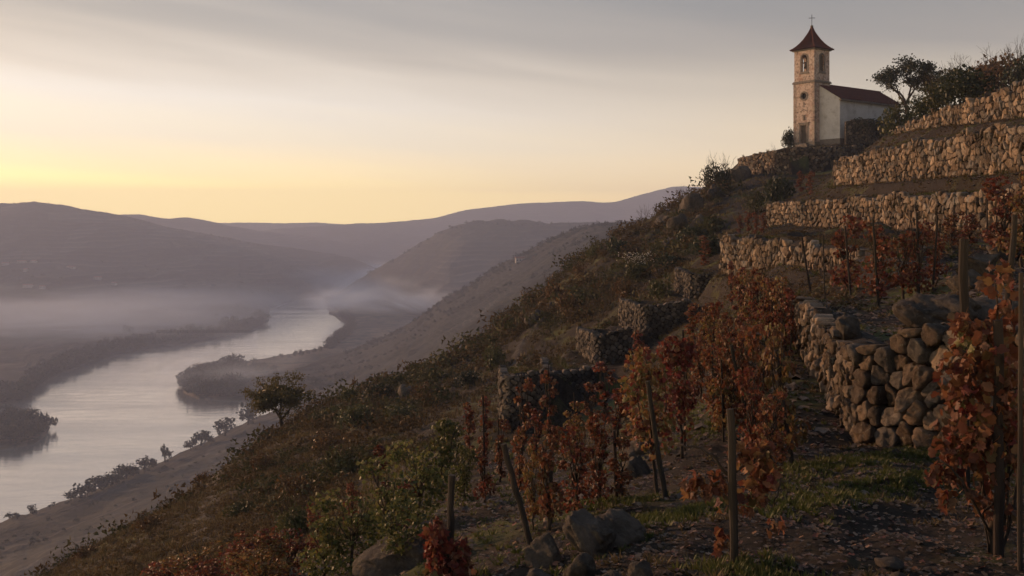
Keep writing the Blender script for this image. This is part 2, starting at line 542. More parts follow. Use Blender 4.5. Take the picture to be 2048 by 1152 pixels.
# river
def water():
    m, t, out = mat_new('river_water')
    L = t.links.new
    tc = nd(t, 'ShaderNodeTexCoord')
    p = nd(t, 'ShaderNodeBsdfPrincipled', inp={'Base Color': (.94, .84, .70, 1), 'Metallic': .8, 'Roughness': .06, 'IOR': 1.6, 'Specular IOR Level': .9})
    mp = nd(t, 'ShaderNodeMapping'); mp.inputs['Scale'].default_value = (.03, .09, 1); mp.inputs['Rotation'].default_value = (0, 0, .35)
    L(tc.outputs['Object'], mp.inputs[0])
    n = nd(t, 'ShaderNodeTexNoise', inp={'Scale': 1.0, 'Detail': 6.0, 'Roughness': .6, 'Distortion': .8})
    L(mp.outputs[0], n.inputs['Vector'])
    mp2 = nd(t, 'ShaderNodeMapping'); mp2.inputs['Scale'].default_value = (.006, .02, 1); mp2.inputs['Rotation'].default_value = (0, 0, .3)
    L(tc.outputs['Object'], mp2.inputs[0])
    n2 = nd(t, 'ShaderNodeTexNoise', inp={'Scale': 1.0, 'Detail': 4.0, 'Roughness': .5})
    L(mp2.outputs[0], n2.inputs['Vector'])
    mr = nd(t, 'ShaderNodeMapRange', inp={'From Min': .4, 'From Max': .65, 'To Min': .03, 'To Max': .22})
    L(n2.outputs['Fac'], mr.inputs[0]); L(mr.outputs[0], p.inputs['Roughness'])
    b = nd(t, 'ShaderNodeBump', inp={'Strength': .6, 'Distance': .5})
    L(n.outputs['Fac'], b.inputs['Height']); L(b.outputs[0], p.inputs['Normal'])
    L(p.outputs[0], out.inputs[0])
    me = py_mesh('river', [(-3400, 200, 0), (2500, 200, 0), (2500, 3700, 0), (-3400, 3700, 0)], [(0, 1, 2, 3)], m)
    tag(link('river', me), kind='structure')
    me = py_mesh('ground', [(-3550, -80, -4), (3550, -80, -4), (3550, 4560, -4), (-3550, 4560, -4)], [(0, 1, 2, 3)], M_HILL)
    tag(link('ground', me), kind='structure')


water()


def box_mesh(name, lo, hi, mat):
    x0, y0, z0 = lo; x1, y1, z1 = hi
    V = [(x0, y0, z0), (x1, y0, z0), (x1, y1, z0), (x0, y1, z0), (x0, y0, z1), (x1, y0, z1), (x1, y1, z1), (x0, y1, z1)]
    return py_mesh(name, V, [(0, 3, 2, 1), (4, 5, 6, 7), (0, 1, 5, 4), (1, 2, 6, 5), (2, 3, 7, 6), (3, 0, 4, 7)], mat)


def haze():
    m, t, out = mat_new('haze_air')
    v = nd(t, 'ShaderNodeVolumePrincipled', inp={'Color': (.60, .69, .94, 1), 'Density': HAZE, 'Anisotropy': .15})
    t.links.new(v.outputs[0], out.inputs['Volume'])
    tag(link('haze', box_mesh('haze', (-3600, -90, -6), (3600, 4600, 320), m)), kind='stuff')


HAZE = 2.7e-4
haze()


def mist(name, lo, hi, dens, scale, thr, seed, soft=.35):
    """A bank of river mist: a closed body whose density is broken by noise and thins out at its sides and top."""
    m, t, out = mat_new(name)
    L = t.links.new
    tc = nd(t, 'ShaderNodeTexCoord')
    mp = nd(t, 'ShaderNodeMapping')
    mp.inputs['Scale'].default_value = scale
    mp.inputs['Location'].default_value = (seed, seed * .7, 0)
    L(tc.outputs['Object'], mp.inputs[0])
    n = nd(t, 'ShaderNodeTexNoise', inp={'Scale': 1.0, 'Detail': 5.0, 'Roughness': .6, 'Distortion': .8})
    L(mp.outputs[0], n.inputs['Vector'])
    mr = nd(t, 'ShaderNodeMapRange', interpolation_type='SMOOTHSTEP', inp={'From Min': thr, 'From Max': thr + .28})
    L(n.outputs['Fac'], mr.inputs[0])
    sp = nd(t, 'ShaderNodeSeparateXYZ'); L(tc.outputs['Generated'], sp.inputs[0])
    cur = mr.outputs[0]
    for ax in (0, 1, 2):
        # 1 in the middle, 0 at the sides; for z: 1 at the bottom
        if ax < 2:
            a = nd(t, 'ShaderNodeMath', operation='PINGPONG'); a.inputs[1].default_value = .5
            L(sp.outputs[ax], a.inputs[0])
            r = nd(t, 'ShaderNodeMapRange', interpolation_type='SMOOTHSTEP', inp={'From Min': .0, 'From Max': soft})
            L(a.outputs[0], r.inputs[0])
        else:
            r = nd(t, 'ShaderNodeMapRange', interpolation_type='SMOOTHSTEP', inp={'From Min': 1.0, 'From Max': .0})
            L(sp.outputs[2], r.inputs[0])
        ml = nd(t, 'ShaderNodeMath', operation='MULTIPLY')
        L(cur, ml.inputs[0]); L(r.outputs[0], ml.inputs[1]); cur = ml.outputs[0]
    d = nd(t, 'ShaderNodeMath', operation='MULTIPLY'); d.inputs[1].default_value = dens
    L(cur, d.inputs[0])
    v = nd(t, 'ShaderNodeVolumePrincipled', inp={'Color': (.80, .89, 1.0, 1), 'Anisotropy': .1})
    L(d.outputs[0], v.inputs['Density'])
    L(v.outputs[0], out.inputs['Volume'])
    tag(link(name, box_mesh(name, lo, hi, m)), kind='stuff')


mist('bank_mist', (-1300, 1180, 3), (-300, 2080, 66), .0135, (.0026, .0050, .03), .34, 3.0, soft=.42)
mist('river_mist', (-800, 2150, .3), (-150, 3000, 66), .0125, (.0040, .0035, .015), .33, 5.0, soft=.2)
mist('gully_mist', (-360, 1500, 22), (-60, 2000, 70), .0150, (.0080, .005, .02), .42, 8.0, soft=.25)
mist('point_mist', (-420, 880, 6), (-180, 1180, 36), .0085, (.011, .006, .03), .40, 2.0, soft=.3)
# ------------------------------------------------------------------ the vineyard hill
GPX = [-1000, -400, 0, 300, 600, 900, 1050, 1200, 1350, 1440, 1500, 1650, 1800, 2048, 2500, 3200]
GTAB = [
    (1,   [3950] * 16),
    (3,   [2700, 2600, 2250, 2050, 1900, 1750, 1690, 1650, 1625, 1610, 1600, 1575, 1550, 1500, 1400, 1300]),
    (5,   [2250, 2100, 1800, 1620, 1450, 1300, 1240, 1190, 1165, 1156, 1150, 1145, 1140, 1130, 1080, 1000]),
    (8,   [2000, 1850, 1600, 1420, 1250, 1130, 1080, 1040, 1012, 1000, 990, 988, 988, 988, 970, 900]),
    (12,  [1850, 1700, 1450, 1290, 1160, 1045, 1010, 975, 930, 905, 890, 874, 690, 640, 600, 560]),
    (18,  [1700, 1550, 1330, 1200, 1090, 985, 958, 915, 840, 798, 770, 670, 600, 550, 500, 450]),
    (28,  [1500, 1400, 1240, 1120, 1020, 920, 905, 850, 735, 685, 645, 560, 492, 490, 180, 100]),
    (36,  [1430, 1340, 1210, 1075, 975, 888, 872, 805, 702, 632, 583, 478, 478, 383, 89, 20]),
    (45,  [1380, 1290, 1190, 1040, 932, 852, 808, 736, 640, 606, 480, 468, 383, 272, 120, 0]),
    (65,  [1330, 1270, 1200, 1046, 864, 790, 735, 660, 560, 505, 468, 385, 296, 188, 50, -60]),
    (85,  [1330, 1290, 1230, 1080, 852, 735, 654, 570, 494, 452, 428, 366, 268, 180, 60, -20]),
    (110, [1400, 1340, 1270, 1120, 880, 742, 618, 507, 428, 386, 368, 350, 262, 172, 70, 0]),
    (135, [1450, 1390, 1320, 1170, 930, 800, 648, 522, 426, 362, 318, 291, 254, 168, 80, 10]),
    (170, [1500, 1440, 1370, 1220, 990, 860, 720, 575, 460, 395, 355, 303, 252, 172, 90, 30]),
    (220, [1560, 1500, 1430, 1290, 1070, 950, 830, 690, 570, 500, 450, 380, 300, 200, 120, 60]),
    (320, [1700, 1640, 1560, 1420, 1240, 1150, 1030, 890, 780, 715, 670, 580, 480, 340, 220, 160]),
]


def pchip(x, y, xq):
    """Monotone cubic along axis 0 of y."""
    x = np.asarray(x, float); y = np.asarray(y, float)
    h = np.diff(x)
    sh = (-1,) + (1,) * (y.ndim - 1)
    d = np.diff(y, axis=0) / h.reshape(sh)
    m = np.zeros_like(y)
    w1 = (2 * h[1:] + h[:-1]).reshape(sh); w2 = (h[1:] + 2 * h[:-1]).reshape(sh)
    a, b = d[:-1], d[1:]
    ok = (a * b) > 0
    den = np.where(ok, w1 / np.where(ok, a, 1) + w2 / np.where(ok, b, 1), 1)
    m[1:-1] = np.where(ok, (w1 + w2) / den, 0)
    m[0], m[-1] = d[0], d[-1]
    i = np.clip(np.searchsorted(x, xq) - 1, 0, len(x) - 2)
    t = ((xq - x[i]) / h[i]).reshape(sh)
    hh = h[i].reshape(sh)
    t = np.clip(t, 0, 1)
    return ((1 + 2 * t) * (1 - t) ** 2 * y[i] + t * (1 - t) ** 2 * hh * m[i] + t * t * (3 - 2 * t) * y[i + 1] + t * t * (t - 1) * hh * m[i + 1])


FPX = np.linspace(-1000, 3200, 701)
FLY = np.linspace(0, math.log(320), 480)
_t = np.array([r[1] for r in GTAB], float)               # rows Y, columns px
_z = -(_t - HY) / F * np.array([r[0] for r in GTAB])[:, None]
_a = pchip(GPX, _z.T, FPX).T
BASE = pchip(np.log([r[0] for r in GTAB]), _a, FLY)      # height relative to the eye


def base_z(X, Y):
    Yc = np.clip(Y, 1.0, 319.0)
    px = np.clip(CX + X / Yc * F, -999, 3199)
    u = (px + 1000) / 6.0
    v = np.log(Yc) / math.log(320) * 479
    ui, vi = np.clip(u.astype(int), 0, 699), np.clip(v.astype(int), 0, 478)
    fu, fv = u - ui, v - vi
    b = BASE
    return (b[vi, ui] * (1 - fu) + b[vi, ui + 1] * fu) * (1 - fv) + (b[vi + 1, ui] * (1 - fu) + b[vi + 1, ui + 1] * fu) * fv + CAMZ


class Wall:
    """A dry stone wall: pts = (px, top row, base row, depth), uphill on the left hand."""
    def __init__(s, key, pts, R=2.2, step=.3, rup=None):
        s.key = key
        s.xy = np.array([P(p[0], HY, p[3])[:2] for p in pts])
        s.zt = np.array([P(0, p[1], p[3])[2] for p in pts])
        s.zb = np.array([P(0, p[2], p[3])[2] for p in pts])
        s.R = R
        s.step = step
        s.rup = rup or R
        seg = np.diff(s.xy, axis=0)
        s.len = np.hypot(seg[:, 0], seg[:, 1])
        s.cum = np.concatenate([[0], np.cumsum(s.len)])

    def at(s, u):
        i = int(np.clip(np.searchsorted(s.cum, u) - 1, 0, len(s.len) - 1))
        t = (u - s.cum[i]) / s.len[i]
        p = s.xy[i] * (1 - t) + s.xy[i + 1] * t
        d = (s.xy[i + 1] - s.xy[i]) / s.len[i]
        tc = min(max(t, 0), 1)
        return p, d, s.zt[i] * (1 - tc) + s.zt[i + 1] * tc, s.zb[i] * (1 - tc) + s.zb[i + 1] * tc

    def blend(s, X, Y, z):
        best = np.full(X.shape, 1e9); sd = np.zeros_like(X); ztp = np.zeros_like(X); zbs = np.zeros_like(X)
        over = np.zeros_like(X)
        n = len(s.len)
        for i in range(n):
            a = s.xy[i]; d = (s.xy[i + 1] - a) / s.len[i]
            rx, ry = X - a[0], Y - a[1]
            t = rx * d[0] + ry * d[1]
            c = d[0] * ry - d[1] * rx
            tc = np.clip(t, 0, s.len[i])
            dx, dy = rx - tc * d[0], ry - tc * d[1]
            dist = np.hypot(dx, dy)
            m = dist < best - 1e-9
            best = np.where(m, dist, best)
            # sign: left of the nearest segment; at a convex corner both agree
            sd = np.where(m, np.sign(c), sd)
            ov = np.zeros_like(t)
            if i == 0: ov = np.maximum(ov, -t)
            if i == n - 1: ov = np.maximum(ov, t - s.len[i])
            over = np.where(m, np.maximum(ov, 0), over)
            f = tc / s.len[i]
            ztp = np.where(m, s.zt[i] * (1 - f) + s.zt[i + 1] * f, ztp)
            zbs = np.where(m, s.zb[i] * (1 - f) + s.zb[i + 1] * f, zbs)
        dd = best * sd - s.step
        Rr = np.where(dd > 0, s.rup, s.R)
        w = np.clip((1 - np.abs(dd) / Rr) / .65, 0, 1)
        w = w * w * (3 - 2 * w)
        e = np.clip(1 - over / 1.2, 0, 1)
        w = w * e
        tgt = np.where(dd > 0, ztp - .06, zbs)
        return z * (1 - w) + tgt * w, w


WALLS = {}
for key, pts, kw in [
    ('A', [(1668, 322, 376, 70), (1750, 300, 370, 57), (1850, 276, 361, 48), (1950, 262, 352, 42), (2048, 246, 346, 37), (2380, 178, 318, 28)], dict(R=2.0)),
    ('B', [(1533, 406, 463, 64), (1640, 399, 466, 55), (1760, 391, 471, 46), (1880, 384, 480, 38), (1990, 380, 490, 33.5), (2200, 375, 512, 27)], dict(R=2.0)),
    ('C', [(1441, 470, 547, 48), (1520, 475, 562, 42), (1600, 482, 575, 37), (1650, 488, 585, 34), (1720, 496, 600, 30)], dict(R=1.8)),
    ('D', [(1785, 262, 276, 85), (1860, 228, 259, 68), (1950, 192, 250, 57), (2048, 167, 240, 50), (2300, 110, 215, 38)], dict(R=2.2)),
    ('E', [(1578, 592, 672, 20.5), (1620, 618, 730, 17.2), (1665, 655, 800, 14.0), (1712, 700, 878, 11.9), (1724, 698, 888, 11.7), (1800, 662, 893, 11.2), (1880, 642, 900, 10.7), (2060, 638, 915, 10.0), (2400, 620, 940, 9.0), (2900, 620, 1010, 7.6)], dict(R=3.4, rup=2.6)),
    ('F', [(1350, 535, 580, 58), (1380, 548, 602, 53), (1396, 549, 602, 52.6), (1452, 549, 600, 52)], dict(R=2.0, rup=4)),
    ('G', [(1239, 598, 650, 50), (1281, 613, 680, 43.5), (1296, 612, 680, 43.2), (1380, 599, 668, 43.5)], dict(R=2.2, rup=4.5)),
    ('H', [(1154, 655, 700, 48), (1190, 668, 728, 42), (1204, 667, 727, 41.8), (1266, 656, 716, 42)], dict(R=2.0, rup=4)),
    ('I', [(1084, 715, 780, 46), (1090, 745, 850, 38), (1104, 746, 852, 37.6), (1192, 733, 846, 38)], dict(R=2.0, rup=4)),
    ('J', [(1000, 735, 820, 41), (1004, 750, 862, 34), (1018, 750, 862, 33.7), (1088, 743, 854, 34)], dict(R=2.0, rup=4)),
    ('K', [(1476, 316, 346, 126), (1510, 306, 352, 122), (1550, 299, 356, 119), (1590, 294, 355, 118), (1640, 293, 348, 118.5), (1690, 293, 332, 121), (1735, 292, 308, 125)], dict(R=3.5, rup=5)),
    ('M', [(1398, 387, 420, 108), (1458, 387, 424, 104)], dict(R=2.0)),
]:
    WALLS[key] = Wall(key, pts, **kw)

CH = Vector((38.7, 128.0, CAMZ + 10.18))      # nearest corner of the tower, at the ground


def ground(X, Y, detail=True):
    X = np.asarray(X, float); Y = np.asarray(Y, float)
    shp = X.shape
    X = np.atleast_1d(X); Y = np.atleast_1d(Y)
    z = base_z(X, Y)
    wt_ = np.zeros_like(X)
    for wl in WALLS.values():
        z, w = wl.blend(X, Y, z)
        wt_ = np.maximum(wt_, w)
    # the level yard the church stands on
    ux, uy = X - CH.x, Y - CH.y
    lx, ly = ux * .59 - uy * .81, ux * .81 + uy * .59
    dx = np.maximum(np.maximum(-4.6 - lx, lx - 4.2), 0); dy = np.maximum(np.maximum(-.6 - ly, ly - 17.5), 0)
    w = np.clip(1 - np.hypot(dx, dy) / 2.0, 0, 1)
    z = z * (1 - w) + (CH.z - .02) * w
    wt_ = np.maximum(wt_, w)
    if detail:
        k = (1 - .85 * wt_)
        far = np.clip((Y - 15) / 60, 0, 1)
        z = z + k * (fbm(X / 2.3, Y / 2.3, 4) * (.16 + .30 * far) + fbm(X / 9, Y / 9, 2) * .7 * far) + fbm(X / .45 + 3, Y / .45, 3) * .05 * np.clip(1 - Y / 60, 0, 1) + np.maximum(fbm(X / .22 + 3, Y / .22 + 8, 2), 0) * .07 * np.clip(1 - Y / 25, 0, 1)
        rough = np.clip((Y - 70) / 20, 0, 1) * np.clip((24 - X) / 10, 0, 1)
        z = z + k * rough * np.abs(fbm(X / 4 + 9, Y / 4, 4)) * 1.2
    return z.reshape(shp)


def gz(x, y):
    return float(ground(np.array([x]), np.array([y]))[0])


# soil: dark earth, litter and green turf by patches
def soil():
    m, t, out = mat_new('vineyard_soil')
    L = t.links.new
    tc = nd(t, 'ShaderNodeTexCoord')
    o = tc.outputs['Object']
    def noise(s, d=5.0, r=.6, vec=None):
        n = nd(t, 'ShaderNodeTexNoise', inp={'Scale': s, 'Detail': d, 'Roughness': r})
        L(vec or o, n.inputs['Vector']); return n.outputs['Fac']
    r1 = ramp(t, [(.3, (.012, .009, .007)), (.45, (.026, .020, .015)), (.56, (.034, .025, .019)), (.68, (.050, .037, .027)), (.8, (.02, .016, .012))])
    L(noise(9, 8, .72), r1.inputs[0])
    r2 = ramp(t, [(.3, (.045, .052, .016)), (.5, (.07, .072, .024)), (.7, (.11, .085, .035))])
    L(noise(6, 6, .7), r2.inputs[0])
    mr = nd(t, 'ShaderNodeMapRange', inp={'From Min': .52, 'From Max': .62})
    L(noise(.32, 6, .62), mr.inputs[0])
    mx = nd(t, 'ShaderNodeMix', data_type='RGBA')
    L(mr.outputs[0], mx.inputs[0]); L(r1.outputs[0], mx.inputs[6]); L(r2.outputs[0], mx.inputs[7])
    r3 = ramp(t, [(.35, (.020, .014, .009)), (.6, (.034, .025, .014))])
    L(noise(4, 6, .7), r3.inputs[0])
    mr2 = nd(t, 'ShaderNodeMapRange', inp={'From Min': .55, 'From Max': .66})
    L(noise(.18, 5, .6), mr2.inputs[0])
    mx2 = nd(t, 'ShaderNodeMix', data_type='RGBA')
    L(mr2.outputs[0], mx2.inputs[0]); L(mx.outputs[2], mx2.inputs[6]); L(r3.outputs[0], mx2.inputs[7])
    p = nd(t, 'ShaderNodeBsdfPrincipled', inp={'Roughness': .95, 'Specular IOR Level': .15})
    L(mx2.outputs[2], p.inputs['Base Color'])
    b = nd(t, 'ShaderNodeBump', inp={'Strength': .9, 'Distance': .05})
    L(noise(14, 9, .72), b.inputs['Height']); L(b.outputs[0], p.inputs['Normal'])
    L(p.outputs[0], out.inputs[0])
    return m


M_SOIL = soil()


def hillside():
    px = np.concatenate([np.linspace(-1000, 0, 60, endpoint=False), np.linspace(0, 2200, 440, endpoint=False), np.linspace(2200, 3200, 70)])
    Y = np.exp(np.linspace(math.log(2.2), math.log(230), 380))
    PX, YY = np.meshgrid(px, Y)
    X = (PX - CX) / F * YY
    Z = ground(X, YY)
    V = np.stack([X, YY, Z], -1).reshape(-1, 3)
    me = np_mesh('vineyard_slope', V, [grid_faces(len(Y), len(px))], M_SOIL, smooth=True)
    return tag(link('vineyard_slope', me), kind='structure')


hillside()

# ------------------------------------------------------------------ dry stone walls


def stone_mat(name, stops, blotch, lich=(.20, .19, .15)):
    m, t, out = mat_new(name)
    L = t.links.new
    tc = nd(t, 'ShaderNodeTexCoord'); oi = nd(t, 'ShaderNodeObjectInfo'); g = nd(t, 'ShaderNodeNewGeometry')
    ad = nd(t, 'ShaderNodeMath', operation='ADD'); L(oi.outputs['Random'], ad.inputs[0]); L(g.outputs['Random Per Island'], ad.inputs[1])
    fr = nd(t, 'ShaderNodeMath', operation='FRACT'); L(ad.outputs[0], fr.inputs[0])
    ml = nd(t, 'ShaderNodeMath', operation='MULTIPLY'); ml.inputs[1].default_value = 61; L(fr.outputs[0], ml.inputs[0])
    va = nd(t, 'ShaderNodeVectorMath', operation='ADD'); L(g.outputs['Position'], va.inputs[0]); L(ml.outputs[0], va.inputs[1])
    r = ramp(t, stops); L(fr.outputs[0], r.inputs[0])
    n = nd(t, 'ShaderNodeTexNoise', inp={'Scale': 7.0, 'Detail': 8.0, 'Roughness': .7}); L(va.outputs[0], n.inputs['Vector'])
    mr = nd(t, 'ShaderNodeMapRange', inp={'From Min': .3, 'From Max': .7, 'To Min': .35, 'To Max': 1.5}); L(n.outputs['Fac'], mr.inputs[0])
    hs = nd(t, 'ShaderNodeHueSaturation'); L(r.outputs[0], hs.inputs['Color']); L(mr.outputs[0], hs.inputs['Value'])
    n2 = nd(t, 'ShaderNodeTexNoise', inp={'Scale': 16.0, 'Detail': 6.0, 'Roughness': .7}); L(va.outputs[0], n2.inputs['Vector'])
    nb = nd(t, 'ShaderNodeTexNoise', inp={'Scale': .55, 'Detail': 4.0, 'Roughness': .6}); L(g.outputs['Position'], nb.inputs['Vector'])
    mb = nd(t, 'ShaderNodeMapRange', inp={'From Min': .35, 'From Max': .65, 'To Min': .6, 'To Max': 1.6}); L(nb.outputs['Fac'], mb.inputs[0])
    hs2 = nd(t, 'ShaderNodeHueSaturation'); L(hs.outputs[0], hs2.inputs['Color']); L(mb.outputs[0], hs2.inputs['Value']); hs = hs2
    mr2 = nd(t, 'ShaderNodeMapRange', inp={'From Min': .56, 'From Max': .66, 'To Max': .6}); L(n2.outputs['Fac'], mr2.inputs[0])
    mx = nd(t, 'ShaderNodeMix', data_type='RGBA'); mx.inputs[7].default_value = (*lich, 1)
    L(mr2.outputs[0], mx.inputs[0]); L(hs.outputs[0], mx.inputs[6])
    p = nd(t, 'ShaderNodeBsdfPrincipled', inp={'Roughness': .9, 'Specular IOR Level': .2})
    L(mx.outputs[2], p.inputs['Base Color'])
    b = nd(t, 'ShaderNodeBump', inp={'Strength': 1.0, 'Distance': .06})
    n3 = nd(t, 'ShaderNodeTexNoise', inp={'Scale': blotch, 'Detail': 9.0, 'Roughness': .75}); L(va.outputs[0], n3.inputs['Vector'])
    L(n3.outputs['Fac'], b.inputs['Height']); L(b.outputs[0], p.inputs['Normal'])
    L(p.outputs[0], out.inputs[0])
    return m


M_STONE = stone_mat('schist_stone', [(0, (.05, .036, .026)), (.2, (.12, .083, .055)), (.38, (.20, .142, .095)), (.5, (.12, .105, .09)), (.62, (.085, .06, .042)), (.8, (.28, .205, .14)), (.92, (.15, .13, .11)), (1, (.09, .075, .062))], 14)
M_DARKST = stone_mat('slate_stone', [(0, (.05, .043, .038)), (.4, (.095, .08, .068)), (.7, (.16, .125, .095)), (1, (.07, .058, .05))], 18, lich=(.12, .115, .10))
M_ROCK = stone_mat('outcrop_rock', [(0, (.055, .045, .036)), (.5, (.085, .068, .053)), (1, (.065, .052, .042))], 9, lich=(.13, .115, .09))
M_EARTH = surf('wall_earth', [(.3, (.012, .009, .007)), (.7, (.035, .027, .02))], scale=6, bump=.8, bdist=.05)


def clip_poly(poly, nx, ny, c):
    out = []
    n = len(poly)
    for i in range(n):
        a, b = poly[i], poly[(i + 1) % n]
        da = a[0] * nx + a[1] * ny - c; db = b[0] * nx + b[1] * ny - c
        if da <= 0: out.append(a)
        if (da < 0 < db) or (db < 0 < da):
            t = da / (da - db)
            out.append((a[0] + (b[0] - a[0]) * t, a[1] + (b[1] - a[1]) * t))
    return out


def wall_cells(length, hfun, size, aspect=1.2, jit=.42, rr=rnd):
    """Voronoi cells over the face of a wall in (along, up) metres."""
    hmax = max(hfun(u) for u in np.linspace(0, length, 12))
    dv = size / math.sqrt(aspect); du = size * math.sqrt(aspect)
    nv = max(2, int(math.ceil(hmax / dv)) + 1); nu = max(2, int(math.ceil(length / du)))
    du = length / nu
    S = {}
    for j in range(-1, nv + 1):
        for i in range(-1, nu + 1):
            k = rr.uniform(.55, 1.0)
            S[i, j] = ((i + .5 + (.5 if j % 2 else 0) + rr.uniform(-jit, jit)) * du, (j + .5 + rr.uniform(-jit, jit)) * dv)
    cells = []
    for (i, j), s in S.items():
        if not (0 <= j < nv): continue
        u0, v0 = s
        if u0 < -du * .3 or u0 > length + du * .3: continue
        H = hfun(min(max(u0, 0), length))
        if v0 > H + dv * .15: continue
        poly = [(u0 - 2.5 * du, v0 - 2.5 * dv), (u0 + 2.5 * du, v0 - 2.5 * dv), (u0 + 2.5 * du, v0 + 2.5 * dv), (u0 - 2.5 * du, v0 + 2.5 * dv)]
        for a in range(-2, 3):
            for b in range(-2, 3):
                o = S.get((i + a, j + b))
                if o is None or (a == 0 and b == 0): continue
                nx, ny = (o[0] - u0), (o[1] - v0)
                ny2 = ny
                poly = clip_poly(poly, nx, ny2, (o[0] ** 2 + o[1] ** 2 - u0 ** 2 - v0 ** 2) / 2)
                if len(poly) < 3: break
            if len(poly) < 3: break
        if len(poly) < 3: continue
        poly = clip_poly(poly, 1, 0, length + .03); poly = clip_poly(poly, -1, 0, .03) if len(poly) > 2 else poly
        if len(poly) > 2: poly = clip_poly(poly, 0, 1, H + rr.uniform(-.04, .10))
        if len(poly) > 2: poly = clip_poly(poly, 0, -1, .12)
        if len(poly) > 2: cells.append(poly)
    return cells


def resample(poly, n, chaikin=1):
    p = np.array(poly)
    for _ in range(chaikin):
        q = np.roll(p, -1, 0)
        p = np.stack([p * .75 + q * .25, p * .25 + q * .75], 1).reshape(-1, 2)
    seg = np.linalg.norm(np.roll(p, -1, 0) - p, axis=1)
    cum = np.concatenate([[0], np.cumsum(seg)])
    s = np.linspace(0, cum[-1], n, endpoint=False)
    x = np.interp(s, cum, np.append(p[:, 0], p[0, 0])); y = np.interp(s, cum, np.append(p[:, 1], p[0, 1]))
    return np.stack([x, y], 1)


def stone_verts(poly, wall, lod, depth, proud, gap, rr):
    """Returns world vertices and faces of one stone set in the wall."""
    n = {0: 7, 1: 10, 2: 22}[lod]
    pr = resample(poly, n, 1 if lod == 2 else (1 if rr.random() < .5 else 0))
    c = pr.mean(0)
    area = abs(np.cross(pr - c, np.roll(pr, -1, 0) - c).sum()) / 2
    r = math.sqrt(area / 3.14159)
    if r < .03: return None
    shrink = max(.5, 1 - gap / r)
    prof = {0: [(.95, -depth), (1.0, -.02), (.84, .85), ], 1: [(.95, -depth), (1, .0), (.95, .6), (.76, 1.0)], 2: [(.9, -depth), (1, -.10), (1, .4), (.985, .72), (.91, .93), (.66, 1.0), (.33, 1.0)]}[lod]
    b = proud * min(1.2, r / .15) * rr.uniform(.5, 1.3)
    tx, ty = rr.uniform(-.35, .35), rr.uniform(-.35, .35)
    push = rr.uniform(-.03, .05)
    ph = rr.uniform(0, 50)
    V = []
    for k, (s, h) in enumerate(prof):
        q = (pr - c) * s * shrink
        hh = np.full(n, h * b if h > -.05 or lod else h * b) if h > -.2 else np.full(n, h if abs(h) == depth else h * b)
        if k > 0:
            hh = hh + (q[:, 0] * tx + q[:, 1] * ty) * (1 if h > .3 else .3) + push
            amp = (.13 if lod < 2 else .20) * r
            nz = np.array([vnoise(np.array([(x * 2.3 / r) + ph]), np.array([(y * 2.3 / r) + ph + h * 2]))[0] for x, y in q])
            if lod == 2: nz = nz + .55 * np.array([vnoise(np.array([(x * 6.1 / r) + ph]), np.array([(y * 6.1 / r) + ph + h * 5]))[0] for x, y in q])
            hh = hh + nz * amp * (1.6 if h > .3 else .6)
            q = q * (1 + nz[:, None] * .22)
        V += [(c[0] + q[i, 0], c[1] + q[i, 1], hh[i]) for i in range(n)]
    top = V[-n:]
    V.append((c[0], c[1], sum(v[2] for v in top) / n + b * (.12 if lod < 2 else .0)))
    Fc = []
    R = len(prof)
    for k in range(R - 1):
        for i in range(n):
            Fc.append((k * n + i, k * n + (i + 1) % n, (k + 1) * n + (i + 1) % n, (k + 1) * n + i))
    for i in range(n):
        Fc.append(((R - 1) * n + i, (R - 1) * n + (i + 1) % n, R * n))
    W = []
    for u, v, h in V:
        p, d, zt, zb = wall.at(u)
        W.append((p[0] + d[1] * h, p[1] - d[0] * h, zb + v))
    return W, Fc, c


